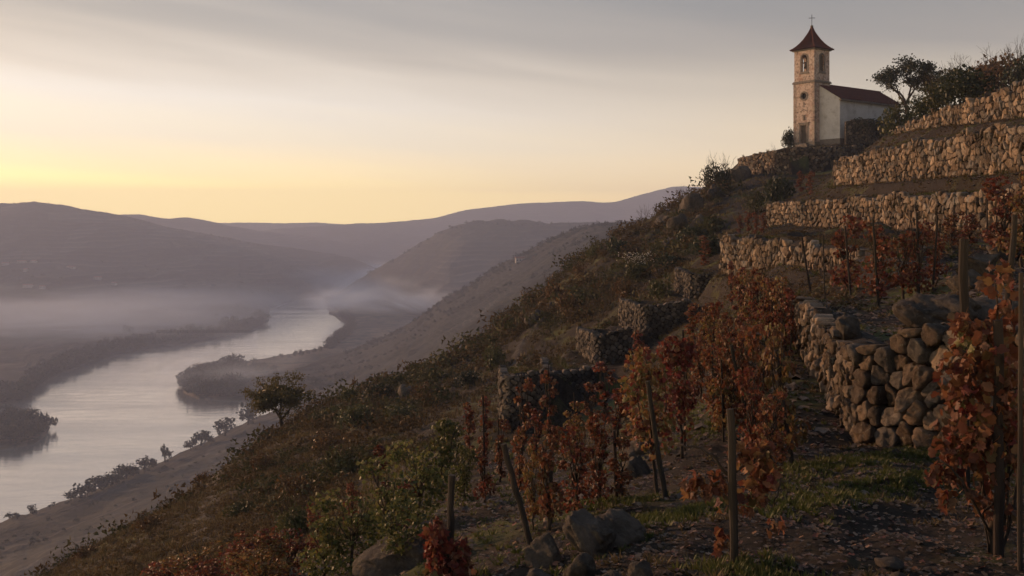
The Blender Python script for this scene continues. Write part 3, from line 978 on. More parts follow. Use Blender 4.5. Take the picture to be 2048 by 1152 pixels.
def build_wall(wall, name, label, size, aspect=1.25, mat=None, lod=0, proud=.07, gap=.011, lodfun=None, group=None, seed=1, jit=.42, cat='stone wall', core=True, sections=None, ragged=0.0):
    rr = random.Random(seed)
    mat = mat or M_STONE
    L = wall.cum[-1]
    p0, _, _, zb0 = wall.at(0)
    root = empty(name, (p0[0], p0[1], zb0))
    tag(root, label, cat, group)
    ext = .25
    sag = lambda u: ragged * (fbm(np.array([u / 1.3]), np.array([seed * 3.3]), 3)[0] - .12)
    hf = lambda u: max(.3, wall.at(u)[2] - wall.at(u)[3] + .04 + sag(u))
    cells = []
    for (ua, ub, sz_, as_) in (sections or [(0, L, size, aspect)]):
        ub = min(ub, L)
        cc = wall_cells(ub - ua, lambda u: hf(u + ua), sz_, as_, jit, rr)
        cells += [[(x + ua, y) for x, y in c] for c in cc]
    info = []
    for poly in cells:
        cu = sum(p[0] for p in poly) / len(poly)
        p, *_ = wall.at(cu)
        info.append((p[1], poly))
    info.sort(key=lambda a: a[0])
    rest_V, rest_F = [], []
    for k, (Y, poly) in enumerate(info):
        ld = lodfun(Y) if lodfun else lod
        px_size = size / Y * F
        s = stone_verts(poly, wall, ld, .22, proud, gap, rr)
        if s is None: continue
        W, Fc, c = s
        if k < 299 and px_size > 6:
            o0 = np.array(W).mean(0)
            me = py_mesh('stone', [tuple(np.array(w) - o0) for w in W], Fc, mat, smooth=ld == 2)
            o = link('stone', me, root)
            o.location = (o0[0] - p0[0], o0[1] - p0[1], o0[2] - zb0)
        else:
            b = len(rest_V)
            rest_V += [(w[0] - p0[0], w[1] - p0[1], w[2] - zb0) for w in W]
            rest_F += [tuple(b + i for i in f) for f in Fc]
    if rest_V:
        tag(link('rubble', py_mesh('rubble', rest_V, rest_F, mat), root), kind='stuff')
    if core:
        us = np.linspace(0, L, max(8, int(L / .4)))
        V = []
        for u in us:
            p, d, zt, zb = wall.at(u)
            nx, ny = d[1], -d[0]
            for off, z in ((-.09, zb - .4), (-.09, zt - .05 - ragged * .3), (-.30, zt + .01 - ragged * .15), (-.5, zt - .05), (-.5, zb - .4)):
                V.append((p[0] + nx * off - p0[0], p[1] + ny * off - p0[1], z + rr.uniform(-.03, .03) - zb0))
        n = len(us); Fc = []
        for i in range(n - 1):
            for k in range(4):
                Fc.append((i * 5 + k, i * 5 + k + 1, i * 5 + 6 + k, i * 5 + 5 + k))
        Fc += [(0, 1, 2, 3, 4), tuple((n - 1) * 5 + k for k in (4, 3, 2, 1, 0))]
        link('earth_core', py_mesh('earth_core', V, Fc, M_EARTH), root)
    return root


near_lod = lambda Y: 1 if Y < 45 else 0
build_wall(WALLS['A'], 'terrace_wall', 'long sunlit rubble terrace wall directly right of and below the white chapel', .33, lodfun=near_lod, seed=11, ragged=.42)
build_wall(WALLS['B'], 'terrace_wall', 'long sunlit rubble terrace wall behind the red vines, second below the chapel', .30, lodfun=near_lod, seed=12, ragged=.42)
build_wall(WALLS['C'], 'terrace_wall', 'brown rubble terrace wall behind the dense red and yellow vine row', .28, lodfun=near_lod, seed=13, ragged=.42)
build_wall(WALLS['D'], 'terrace_wall', 'topmost broken rubble terrace wall under the dark bushes at the hill crest', .40, lodfun=near_lod, seed=14, ragged=.42)
build_wall(WALLS['E'], 'terrace_wall', 'nearest terrace wall of big rounded stones turning a corner beside the red vines', .25, aspect=1.15, proud=.10, gap=.009, lodfun=lambda Y: 2 if Y < 15 else 1, seed=15, ragged=.2,
           sections=[(0, WALLS['E'].cum[3] + .02, .17, 1.3), (WALLS['E'].cum[3] + .03, 99, .235, 1.1)])
build_wall(WALLS['F'], 'terrace_wall', 'uppermost stub of dark slab wall, below a single small orange vine', .20, aspect=3.2, mat=M_DARKST, lod=0, proud=.05, seed=16, jit=.25)
build_wall(WALLS['G'], 'terrace_wall', 'stub of terrace wall with grassy top and bright rounded left end, dark slab front', .21, aspect=3.0, mat=M_DARKST, lod=1, proud=.05, seed=17, jit=.25, ragged=.08)
build_wall(WALLS['H'], 'terrace_wall', 'crumbling stub of terrace wall just below and left of the grassy topped one', .21, aspect=3.0, mat=M_DARKST, lod=1, proud=.05, seed=18, jit=.25, ragged=.12)
build_wall(WALLS['I'], 'terrace_wall', 'tall low-lying terrace wall end behind the thin orange vines, right one', .21, aspect=3.0, mat=M_DARKST, lod=1, proud=.05, seed=19, jit=.25, ragged=.10)
build_wall(WALLS['J'], 'terrace_wall', 'lowest and leftmost terrace wall end, behind the thin orange vines', .21, aspect=3.0, mat=M_DARKST, lod=1, proud=.05, seed=20, jit=.25, ragged=.10)
build_wall(WALLS['K'], 'terrace_wall', 'curved rubble bastion wall that carries the chapel yard', .42, mat=M_STONE, lod=0, seed=21, ragged=.42)
build_wall(WALLS['M'], 'terrace_wall', 'short pale rubble wall under the round dark bush left of the chapel', .40, mat=M_STONE, lod=0, seed=22)
# ------------------------------------------------------------------ the chapel
M_PLASTER = surf('tower_plaster', [(.28, (.17, .13, .105)), (.42, (.36, .28, .235)), (.56, (.50, .40, .34)), (.72, (.27, .20, .165))], scale=1.9, bump=.5, bump_scale=6, bdist=.03,
                 layer=((.12, .095, .08), 3.2, .52, .66), layer2=((.30, .17, .12), 1.1, .52, .72))
M_GRANITE = surf('granite_trim', [(.3, (.10, .09, .08)), (.55, (.20, .17, .145)), (.75, (.15, .125, .105))], scale=4, bump=.5, bump_scale=12)
M_QUOIN = surf('quoin_stone', [(.3, (.20, .155, .125)), (.5, (.33, .265, .215)), (.7, (.26, .20, .165))], scale=2.5, bump=.5, bump_scale=9, objrand=.22, layer=((.12, .10, .085), 3.0, .56, .7))
M_WHITE = surf('whitewash', [(.3, (.42, .40, .39)), (.5, (.55, .53, .52)), (.7, (.50, .48, .46))], scale=.5, bump=.25, bump_scale=5, bdist=.02, layer=((.30, .27, .25), .9, .52, .75), layer2=((.24, .22, .20), 3.1, .60, .80))
M_TILE = surf('roof_tile', [(.3, (.055, .022, .018)), (.5, (.10, .036, .027)), (.7, (.07, .030, .025))], scale=3, bump=.5, bump_scale=10, layer=((.06, .035, .03), 2.2, .55, .7))
M_IRON = surf('iron', [(.4, (.02, .018, .018)), (.6, (.04, .034, .03))], scale=10, rough=.6)
M_WOOD = surf('door_wood', [(.35, (.07, .055, .045)), (.6, (.13, .105, .085))], scale=4, stretch=(6, 6, .6), bump=.4)
M_BRONZE = surf('bell_bronze', [(.4, (.06, .05, .035)), (.6, (.10, .085, .06))], scale=6, rough=.45)
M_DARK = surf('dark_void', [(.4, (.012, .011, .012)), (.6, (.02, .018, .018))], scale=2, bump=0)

chapel = empty('chapel', CH, math.radians(-54))
tag(chapel, 'white village chapel with square bell tower and red tiled roofs on the hill', 'chapel')
TW = 3.25       # tower side


def rect_ring(w, h, hole, cx, cz):
    """Outer rectangle points (0..w, 0..h) matched to the hole's points by direction, with the corners kept."""
    outs = []
    for x, z in hole:
        dx, dz = x - cx, z - cz
        t = 1e9
        if dx > 1e-6: t = min(t, (w - cx) / dx)
        if dx < -1e-6: t = min(t, -cx / dx)
        if dz > 1e-6: t = min(t, (h - cz) / dz)
        if dz < -1e-6: t = min(t, -cz / dz)
        outs.append([cx + dx * t, cz + dz * t])
    for corner in ((0, 0), (w, 0), (w, h), (0, h)):
        i = min(range(len(outs)), key=lambda k: (outs[k][0] - corner[0]) ** 2 + (outs[k][1] - corner[1]) ** 2)
        outs[i] = list(corner)
    return outs


def arch_pts(cx, z0, w, h, n=12):
    """Round-headed opening."""
    r = w / 2
    pts = [(cx - r, z0), (cx - r / 3, z0), (cx + r / 3, z0), (cx + r, z0), (cx + r, z0 + (h - r) * .5), (cx + r, z0 + h - r)]
    pts += [(cx + r * math.cos(a), z0 + h - r + r * math.sin(a)) for a in np.linspace(0, math.pi, n)[1:-1]]
    pts += [(cx - r, z0 + h - r), (cx - r, z0 + (h - r) * .5)]
    return pts


def circ_pts(cx, cz, r, n=24):
    return [(cx + r * math.cos(a), cz + r * math.sin(a)) for a in np.linspace(-math.pi * .75, math.pi * 1.25, n, endpoint=False)]


def panel(bm, M, w, h, holes_pts, ctr, th, z0=0.0):
    """A wall panel with one hole; M places its (x along, y inwards, z up) space."""
    outer = rect_ring(w, h, holes_pts, *ctr)
    n = len(outer)
    vo = [bm.verts.new(M @ Vector((x, 0, z + z0))) for x, z in outer]
    vi = [bm.verts.new(M @ Vector((x, 0, z + z0))) for x, z in holes_pts]
    bo = [bm.verts.new(M @ Vector((x, th, z + z0))) for x, z in outer]
    bi = [bm.verts.new(M @ Vector((x, th, z + z0))) for x, z in holes_pts]
    for i in range(n):
        j = (i + 1) % n
        for q in ((vo[i], vo[j], vi[j], vi[i]), (bo[j], bo[i], bi[i], bi[j]), (vi[i], vi[j], bi[j], bi[i])):
            try: bm.faces.new(q)
            except ValueError: pass


def bx(bm, lo, hi, M=Matrix()):
    x0, y0, z0 = lo; x1, y1, z1 = hi
    v = [bm.verts.new(M @ Vector(p)) for p in [(x0, y0, z0), (x1, y0, z0), (x1, y1, z0), (x0, y1, z0), (x0, y0, z1), (x1, y0, z1), (x1, y1, z1), (x0, y1, z1)]]
    for f in [(0, 3, 2, 1), (4, 5, 6, 7), (0, 1, 5, 4), (1, 2, 6, 5), (2, 3, 7, 6), (3, 0, 4, 7)]:
        bm.faces.new([v[i] for i in f])


def done(bm, name, mat, parent, smooth=False, bevel=0):
    bmesh.ops.recalc_face_normals(bm, faces=bm.faces)
    if bevel:
        bmesh.ops.bevel(bm, geom=bm.edges[:], offset=bevel, segments=1, affect='EDGES')
    me = bpy.data.meshes.new(name)
    bm.to_mesh(me); bm.free()
    for m in (mat if isinstance(mat, (list, tuple)) else [mat]): me.materials.append(m)
    if smooth: me.polygons.foreach_set('use_smooth', [True] * len(me.polygons))
    return link(name, me, parent)


def strip(bm, inner, outer, y0, y1, M=Matrix()):
    n = len(inner)
    A = [bm.verts.new(M @ Vector((x, y0, z))) for x, z in inner]; B = [bm.verts.new(M @ Vector((x, y0, z))) for x, z in outer]
    C = [bm.verts.new(M @ Vector((x, y1, z))) for x, z in inner]; D = [bm.verts.new(M @ Vector((x, y1, z))) for x, z in outer]
    for i in range(n):
        j = (i + 1) % n
        bm.faces.new((A[i], A[j], B[j], B[i])); bm.faces.new((B[i], B[j], D[j], D[i])); bm.faces.new((A[j], A[i], C[i], C[j]))


def offset_pts(pts, c, d):
    return [(x + (x - c[0]) / max(1e-6, math.hypot(x - c[0], z - c[1])) * d, z + (z - c[1]) / max(1e-6, math.hypot(x - c[0], z - c[1])) * d) for x, z in pts]


def chapel_build():
    hw = TW / 2
    # local frame of the chapel: x = to the right along the front, y = back, the tower's front right corner at 0,0; the tower spans x -TW..0
    T0 = Matrix.Translation((-TW, 0, 0))
    bm = bmesh.new()
    # lower stage: front in two panels (door, round window), plain sides and back
    door = [(1.13, .38), (1.45, .38), (1.77, .38), (2.05, .38), (2.05, 1.6), (2.05, 2.72), (1.77, 2.72), (1.45, 2.72), (1.13, 2.72), (1.13, 1.6)]
    panel(bm, T0, TW, 4.4, door, (1.6, 1.6), .35)
    panel(bm, T0, TW, 3.75, circ_pts(1.62, 2.1, .42), (1.62, 2.1), .35, z0=4.4)
    bx(bm, (-.001, .001, 0), (-.35, TW, 8.149)); bx(bm, (-TW + .001, .36, 0), (-TW + .36, TW, 8.149)); bx(bm, (-TW + .37, TW - .3, 0), (-.37, TW - .002, 8.148))
    shaft = done(bm, 'tower_shaft', M_PLASTER, chapel)
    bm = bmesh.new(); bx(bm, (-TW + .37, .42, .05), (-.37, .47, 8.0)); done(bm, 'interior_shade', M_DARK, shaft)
    # belfry stage: open on its four sides
    bm = bmesh.new()
    s = TW - .12; o = .06
    ctr = (s / 2, 2.55)
    ar = arch_pts(s / 2, 1.25, .86, 2.15)
    z0 = 8.45
    for k in range(4):
        M = Matrix.Translation((-hw, hw, 0)) @ Matrix.Rotation(k * math.pi / 2, 4, 'Z') @ Matrix.Translation((-s / 2, -s / 2, 0))
        panel(bm, M, s, 3.95, ar, (s / 2, 2.2), .34, z0=z0)
    bel = done(bm, 'belfry', M_PLASTER, chapel)
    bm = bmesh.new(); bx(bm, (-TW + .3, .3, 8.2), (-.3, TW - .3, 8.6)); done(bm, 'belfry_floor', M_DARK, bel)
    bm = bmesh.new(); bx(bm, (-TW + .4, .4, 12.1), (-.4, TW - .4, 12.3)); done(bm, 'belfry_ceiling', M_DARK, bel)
    for k in range(4):
        bm = bmesh.new()
        M = Matrix.Translation((-hw, hw, z0)) @ Matrix.Rotation(k * math.pi / 2, 4, 'Z') @ Matrix.Translation((-s / 2, -s / 2, 0))
        strip(bm, arch_pts(s / 2, 1.22, .90, 2.18), arch_pts(s / 2, 1.06, 1.24, 2.52), -.05, .03, M)
        bx(bm, (s / 2 - .72, -.09, .92), (s / 2 + .72, .05, 1.05), M)
        done(bm, 'arch_surround', M_GRANITE, bel)
    # louvre board filling the side opening that faces the camera's right
    # bell and its headstock
    bm = bmesh.new()
    prof = [(.02, .62), (.12, .6), (.17, .5), (.19, .3), (.24, .12), (.31, 0), (.27, 0)]
    n = 16
    rings = [[bm.verts.new((-hw - .08 + r * math.cos(a), .55 + r * math.sin(a), 10.15 + z)) for a in np.linspace(0, 2 * math.pi, n, endpoint=False)] for r, z in prof]
    for a, b in zip(rings, rings[1:]):
        for i in range(n): bm.faces.new((a[i], a[(i + 1) % n], b[(i + 1) % n], b[i]))
    bell = done(bm, 'bell', M_BRONZE, chapel, smooth=True)
    bm = bmesh.new(); bx(bm, (-hw - .6, .47, 10.8), (-hw + .45, .63, 10.95)); done(bm, 'headstock', M_WOOD, bell)
    # string course, eaves cornice, plinth
    def ringband(name, z0, z1, out, parent=chapel):
        bm = bmesh.new()
        bx(bm, (-TW - out, -out, z0), (out, .1, z1)); bx(bm, (-TW - out, TW - .1, z0), (out, TW + out, z1))
        bx(bm, (-TW - out, .102, z0 + .001), (-TW + .1, TW - .102, z1 - .001)); bx(bm, (-.1, .102, z0 + .001), (out, TW - .102, z1 - .001))
        done(bm, name, M_GRANITE, parent)
    ringband('string_course', 8.15, 8.33, .14); ringband('string_moulding', 8.332, 8.45, .06)
    ringband('cornice', 12.40, 12.56, .14)
    bm = bmesh.new()
    bx(bm, (-TW - .09, -.09, -.5), (-TW + .86, .04, .55)); done(bm, 'tower_plinth', M_GRANITE, chapel)
    bm = bmesh.new(); bx(bm, (-.90, -.09, -.5), (.09, .04, .55)); done(bm, 'tower_plinth', M_GRANITE, chapel)
    bm = bmesh.new(); bx(bm, (.0, .042, -.5), (.085, 1.0, .5)); done(bm, 'tower_plinth', M_GRANITE, chapel)
    # corner quoins, one dressed stone after another
    qme = None
    for cx, cyy in ((-TW, 0), (0, 0)):
        z = .56; k = 0
        while z < 8.1:
            h = .36
            w, d = (.42, .26) if k % 2 else (.26, .42)
            bm = bmesh.new()
            sx = 1 if cx < 0 else -1
            bx(bm, (min(cx - sx * .025, cx + sx * w), -.025, z), (max(cx - sx * .025, cx + sx * w), .02, z + h - .02))
            if cx == 0: bx(bm, (-.02, .022, z), (.025, d, z + h - .02))
            done(bm, 'quoin', M_QUOIN, shaft)
            z += h; k += 1
    # door with its frame, step and the carved panel above
    bm = bmesh.new(); bx(bm, (-TW + 1.13, .14, .38), (-TW + 1.585, .19, 2.72)); bx(bm, (-TW + 1.595, .14, .38), (-TW + 2.05, .19, 2.72))
    dr = done(bm, 'door', M_WOOD, chapel)
    for x in (1.18, 1.28, 1.38, 1.48, 1.64, 1.74, 1.84, 1.94):
        bm = bmesh.new(); bx(bm, (-TW + x, .12, .42), (-TW + x + .07, .138, 2.68)); done(bm, 'plank', M_WOOD, dr)
    bm = bmesh.new(); bx(bm, (-TW + 1.55, .09, 1.4), (-TW + 1.57, .118, 1.6)); done(bm, 'handle', M_IRON, dr)
    bm = bmesh.new()
    bx(bm, (-TW + .90, -.06, .30), (-TW + 1.128, .03, 2.74)); bx(bm, (-TW + 2.052, -.06, .30), (-TW + 2.28, .03, 2.74))
    bx(bm, (-TW + .86, -.08, 2.742), (-TW + 2.32, .03, 2.98)); bx(bm, (-TW + .78, -.12, 2.982), (-TW + 2.40, .03, 3.06))
    done(bm, 'door_frame', M_GRANITE, chapel)
    bm = bmesh.new(); bx(bm, (-TW + .7, -.55, -.4), (-TW + 2.5, -.092, .18)); bx(bm, (-TW + 1.0, -.35, .182), (-TW + 2.2, .3, .36)); done(bm, 'door_step', M_GRANITE, chapel)
    bm = bmesh.new()
    bx(bm, (-TW + 1.46, -.05, 3.35), (-TW + 1.76, .02, 3.95)); bx(bm, (-TW + 1.40, -.08, 3.96), (-TW + 1.82, .02, 4.03)); bx(bm, (-TW + 1.5, -.11, 3.4), (-TW + 1.72, -.052, 3.8))
    done(bm, 'carved_niche', M_GRANITE, chapel)
    bm = bmesh.new()
    for a in range(5):
        bx(bm, (-TW + 1.0 + a * .26, -.03, 4.45 + .12 * (2 - abs(a - 2))), (-TW + 1.18 + a * .26, .02, 4.56 + .12 * (2 - abs(a - 2))))
    bx(bm, (-TW + 1.58, -.03, 5.05), (-TW + 1.66, .02, 5.75)); bx(bm, (-TW + 1.50, -.031, 5.55), (-TW + 1.74, .02, 5.61))
    done(bm, 'relief', M_GRANITE, chapel)
    # round window
    bm = bmesh.new(); c = (1.62 - TW, 6.5)
    strip(bm, circ_pts(*c, .40), circ_pts(*c, .60), -.06, .03)
    rw = done(bm, 'round_window', M_GRANITE, chapel)
    bm = bmesh.new(); n = 20
    ctr_ = bm.verts.new((c[0], .2, c[1])); r_ = [bm.verts.new((c[0] + .43 * math.cos(a), .2, c[1] + .43 * math.sin(a))) for a in np.linspace(0, 2 * math.pi, n, endpoint=False)]
    for i in range(n): bm.faces.new((ctr_, r_[i], r_[(i + 1) % n]))
    done(bm, 'pane', M_DARK, rw)
    bm = bmesh.new(); bx(bm, (c[0] - .02, .15, c[1] - .42), (c[0] + .02, .19, c[1] + .42)); bx(bm, (c[0] - .42, .145, c[1] - .02), (c[0] + .42, .185, c[1] + .02)); done(bm, 'glazing_bar', M_IRON, rw)
    bm = bmesh.new(); bx(bm, (-.32, hw - .5, z0 + 1.2), (-.26, hw + .5, z0 + 3.5)); sh = done(bm, 'shutter', M_WOOD, bel)
    for q in range(8):
        bm = bmesh.new(); bx(bm, (-.255, hw - .42, z0 + 1.3 + q * .25), (-.22, hw + .42, z0 + 1.42 + q * .25)); done(bm, 'slat', M_WOOD, sh)

    # tower roof: bell-cast pyramid with tile rolls
    H0, H1, R0 = 12.56, 15.55, hw + .36
    prof = [(0, 1.0), (.06, .86), (.16, .70), (.3, .53), (.45, .385), (.62, .25), (.8, .125), (1.0, .03)]
    bm = bmesh.new()
    nn = 26
    for k in range(4):
        M = Matrix.Translation((-hw, hw, 0)) @ Matrix.Rotation(k * math.pi / 2, 4, 'Z')
        rows = []
        for t, f in prof:
            r = R0 * f; z = H0 + (H1 - H0) * t
            row = []
            for i in range(nn * 2 + 1):
                x = -r + 2 * r * i / (nn * 2)
                b = .045 * (i % 2) * (1 if 0 < i < nn * 2 else 0) * min(1, f * 2)
                row.append(bm.verts.new(M @ Vector((x, -r - b, z + b))))
            rows.append(row)
        for a, b in zip(rows, rows[1:]):
            for i in range(nn * 2): bm.faces.new((a[i], a[i + 1], b[i + 1], b[i]))
    v = [bm.verts.new((-hw + sx * R0, hw + sy * R0, H0 - .03)) for sx, sy in ((-1, -1), (1, -1), (1, 1), (-1, 1))]
    bm.faces.new(v)
    troof = done(bm, 'tower_roof', M_TILE, chapel)
    for k in range(4):
        bm = bmesh.new()
        pts = [Vector((R0 * f * math.cos(math.pi / 4 + k * math.pi / 2) * 1.414 - hw, R0 * f * math.sin(math.pi / 4 + k * math.pi / 2) * 1.414 + hw, H0 + (H1 - H0) * t + .04)) for t, f in prof]
        tube(bm, pts, [.085] * len(pts), 6)
        done(bm, 'hip_tile', M_TILE, troof, smooth=True)
    # finial: ball, rod and cross
    bm = bmesh.new()
    bmesh.ops.create_uvsphere(bm, u_segments=12, v_segments=8, radius=.2, matrix=Matrix.Translation((-hw, hw, H1 + .12)))
    bmesh.ops.create_cone(bm, cap_ends=True, segments=10, radius1=.2, radius2=.09, depth=.3, matrix=Matrix.Translation((-hw, hw, H1 - .12)))
    fin = done(bm, 'finial', M_GRANITE, chapel, smooth=True)
    bm = bmesh.new()
    Mx = Matrix.Translation((-hw, hw, 0)) @ Matrix.Rotation(math.radians(40), 4, 'Z')
    bx(bm, (-.03, -.03, H1 + .2), (.03, .03, H1 + 1.62), Mx); bx(bm, (-.36, -.025, H1 + 1.2), (.36, .025, H1 + 1.26), Mx)
    for x, z in ((-.36, 1.23), (.36, 1.23), (0, 1.64)):
        bmesh.ops.create_uvsphere(bm, u_segments=6, v_segments=5, radius=.05, matrix=Mx @ Matrix.Translation((x, 0, H1 + z)))
    done(bm, 'cross', M_IRON, fin)

    # nave
    a0, a1, b1 = 1.05, 14.3, 3.07
    b0 = -TW - .15
    xr = -.17
    he, hr = 5.85, 7.85
    bm = bmesh.new()
    def quadp(*p): bm.faces.new([bm.verts.new(q) for q in p])
    quadp((.002, a0, -.4), (b1, a0, -.4), (b1, a0, he), (.002, a0, he + (hr - he) * (b1) / (b1 - xr)))
    quadp((b1, a0, -.4), (b1, a1, -.4), (b1, a1, he), (b1, a0, he))
    quadp((b0, a0, -.4), (-TW - .002, a0, -.4), (-TW - .002, a0, he + (hr - he) * (-TW - b0) / (xr - b0)), (b0, a0, he))
    quadp((b0, a1, -.4), (b0, a0, -.4), (b0, a0, he), (b0, a1, he))
    quadp((b1, a1, -.4), (b0, a1, -.4), (b0, a1, he), (xr, a1, hr), (b1, a1, he))
    # upper gable part beside and above the tower
    nave = done(bm, 'nave_wall', M_WHITE, chapel)
    bm = bmesh.new(); bx(bm, (.09, a0 - .05, -.4), (b1 + .05, a0 + .02, .78)); bx(bm, (b1 - .02, a0 + .022, -.4), (b1 + .05, a1, .78)); done(bm, 'nave_plinth', M_GRANITE, chapel)
    # nave roof: two slopes of round tiles
    for side in (1, -1):
        bw = (b1 - xr) if side == 1 else (xr - b0)
        ex = xr + side * (bw + .32)
        ez = he - (hr - he) * .32 / bw + .08
        bm = bmesh.new()
        ys = np.arange(a0 - .18, a1 + .25, .12)
        rows = []
        for j in range(15):
            t = j / 14
            row = []
            for i, y in enumerate(ys):
                z = ez * (1 - t) + (hr + .1) * t + (.06 if i % 2 else 0) + (.03 if j % 2 else 0)
                row.append(bm.verts.new((ex * (1 - t) + xr * t, y, z)))
            rows.append(row)
        if side == 1:
            pass
        for a, b in zip(rows, rows[1:]):
            for i in range(len(ys) - 1):
                # leave out what would cross the tower
                mx_ = (a[i].co.x + b[i + 1].co.x) / 2; my_ = (a[i].co.y + b[i + 1].co.y) / 2
                if -TW - .02 < mx_ < .02 and my_ < TW: continue
                bm.faces.new((a[i], a[i + 1], b[i + 1], b[i]))
        lo = [bm.verts.new((ex, y, ez - .1)) for y in (ys[0], ys[-1])]; hi_ = [bm.verts.new((ex - side * .3, y, ez - .02)) for y in (ys[0], ys[-1])]
        bm.faces.new((lo[0], lo[1], hi_[1], hi_[0]))
        done(bm, 'roof_slope', M_TILE, chapel)
        bm = bmesh.new(); bx(bm, (min(ex, ex - side * .34), a0 - .12, ez - .2), (max(ex, ex - side * .34), a1 + .15, ez - .03)); done(bm, 'eaves', M_GRANITE, chapel)
    bm = bmesh.new(); tube(bm, [Vector((xr, y, hr + .15)) for y in (TW, 8, 12, a1 + .2)], [.11] * 4, 7); done(bm, 'ridge_tile', M_TILE, chapel, smooth=True)


def tube(bm, pts, radii, n=6, cap=True):
    """A round bar through the points."""
    rings = []
    for i, p in enumerate(pts):
        d = (pts[min(i + 1, len(pts) - 1)] - pts[max(i - 1, 0)])
        if d.length < 1e-9: d = Vector((0, 0, 1))
        d.normalize()
        a = d.cross(Vector((0, 0, 1)) if abs(d.z) < .9 else Vector((1, 0, 0))).normalized(); b = d.cross(a)
        rings.append([bm.verts.new(p + (a * math.cos(t) + b * math.sin(t)) * radii[i]) for t in [2 * math.pi * k / n for k in range(n)]])
    for a, b in zip(rings, rings[1:]):
        for i in range(n): bm.faces.new((a[i], a[(i + 1) % n], b[(i + 1) % n], b[i]))
    if cap:
        bm.faces.new(rings[-1]); bm.faces.new(list(reversed(rings[0])))


chapel_build()
yard = Wall('Y', [(1691, 242, 292, 124.5), (1735, 238, 291, 124.2), (1790, 246, 282, 128)])
build_wall(yard, 'yard_wall', 'dark dry stone wall standing against the right flank of the chapel', .42, aspect=2.0, mat=M_DARKST, lod=0, seed=31)
# ------------------------------------------------------------------ plants, stakes, stones
RS = np.random.RandomState(5)


def rot_from(rs, n, up_bias=0.0, droop=None):
    """Random rotation matrices (n,3,3)."""
    q = rs.normal(size=(n, 4))
    q /= np.linalg.norm(q, axis=1)[:, None]
    w, x, y, z = q.T
    return np.stack([np.stack([1 - 2 * (y * y + z * z), 2 * (x * y - z * w), 2 * (x * z + y * w)], -1),
                     np.stack([2 * (x * y + z * w), 1 - 2 * (x * x + z * z), 2 * (y * z - x * w)], -1),
                     np.stack([2 * (x * z - y * w), 2 * (y * z + x * w), 1 - 2 * (x * x + y * y)], -1)], -2)


def rot_hang(rs, n, spread=.6):
    """Leaf frames: blade hangs tip down, face turned outward at random."""
    a = rs.uniform(0, 2 * math.pi, n)
    out = np.stack([np.cos(a), np.sin(a), rs.normal(0, spread, n)], -1)
    out /= np.linalg.norm(out, axis=1)[:, None]
    dn = np.stack([rs.normal(0, .45, n), rs.normal(0, .45, n), -np.ones(n)], -1)
    dn -= (dn * out).sum(1)[:, None] * out
    dn /= np.linalg.norm(dn, axis=1)[:, None]
    sd = np.cross(dn, out)
    return np.stack([sd, dn, out], -1)      # columns: x side, y tip, z face


def stamp(T, faces, pos, R, scale):
    """Copies of template T (k,3) at many places as one vertex array."""
    n, k = len(pos), len(T)
    scale = np.asarray(scale)
    if scale.ndim == 1: scale = scale[:, None]
    V = np.einsum('nij,nkj->nki', R, T[None] * scale[:, None, :] if scale.shape[1] == 3 else T[None] * scale[:, :, None]) + pos[:, None]
    base = (np.arange(n) * k)[:, None, None]
    return V.reshape(-1, 3), [(np.asarray(f)[None] + base).reshape(-1, np.asarray(f).shape[1]) for f in faces]


LEAF2 = (np.array([(0, 0, 0), (.42, .5, .10), (0, 1, 0), (-.42, .5, .10)], float), [[(0, 1, 2), (0, 2, 3)]])
LEAF8 = (np.array([(0, 0, 0), (.30, -.12, .05), (.52, .22, .12), (.36, .48, .04), (.40, .78, .10), (0, 1.0, -.06), (-.40, .78, .10), (-.36, .48, .04), (-.52, .22, .12), (-.30, -.12, .05)], float),
         [[(0, i, i + 1) for i in range(1, 9)]])
BLADE = (np.array([(-.06, 0, 0), (.06, 0, 0), (.045, .12, .55), (0, .38, 1.0)], float), [[(0, 1, 2), (0, 2, 3)]])


def ramp_m(cols):
    n = len(cols)
    return [(i / (n - 1), c) for i, c in enumerate(cols)]


PAL = {
    'red': [(.075, .062, .026), (0.104, 0.027, 0.020), (0.153, 0.042, 0.028), (0.067, 0.020, 0.016), (0.184, 0.060, 0.034), (0.142, 0.052, 0.028), (0.202, 0.100, 0.046), (0.084, 0.028, 0.019)],
    'orange': [(0.079, 0.064, 0.027), (0.102, 0.038, 0.023), (0.163, 0.057, 0.029), (0.211, 0.089, 0.040), (0.101, 0.033, 0.022), (0.179, 0.070, 0.038), (0.132, 0.043, 0.024), (0.220, 0.121, 0.054), (0.103, 0.071, 0.030)],
    'mixed': [(0.150, 0.048, 0.028), (0.111, 0.095, 0.033), (0.210, 0.105, 0.041), (0.146, 0.130, 0.046), (0.167, 0.059, 0.032), (0.238, 0.159, 0.061), (0.100, 0.029, 0.020)],
    'green': [(0.048, 0.060, 0.021), (0.074, 0.086, 0.030), (0.121, 0.121, 0.039), (0.044, 0.051, 0.020), (0.163, 0.139, 0.050), (0.061, 0.069, 0.025)],
}
MLEAF = {k: leaf_mat('vine_leaves_' + k, ramp_m(v), transl=.4) for k, v in PAL.items()}
M_OLIVE = leaf_mat('shrub_leaves_olive', ramp_m([(.035, .042, .018), (.055, .06, .024), (.085, .08, .03), (.04, .048, .02), (.11, .09, .035)]), transl=.25, patch=1.2)
M_DKGREEN = leaf_mat('shrub_leaves_dark', ramp_m([(.018, .024, .013), (.03, .036, .017), (.045, .05, .022), (.024, .03, .015)]), transl=.2, patch=1.5)
M_RUST = leaf_mat('shrub_leaves_rust', ramp_m([(.085, .042, .018), (.13, .065, .024), (.06, .036, .018), (.16, .095, .035), (.08, .06, .025)]), transl=.25, patch=1.2)
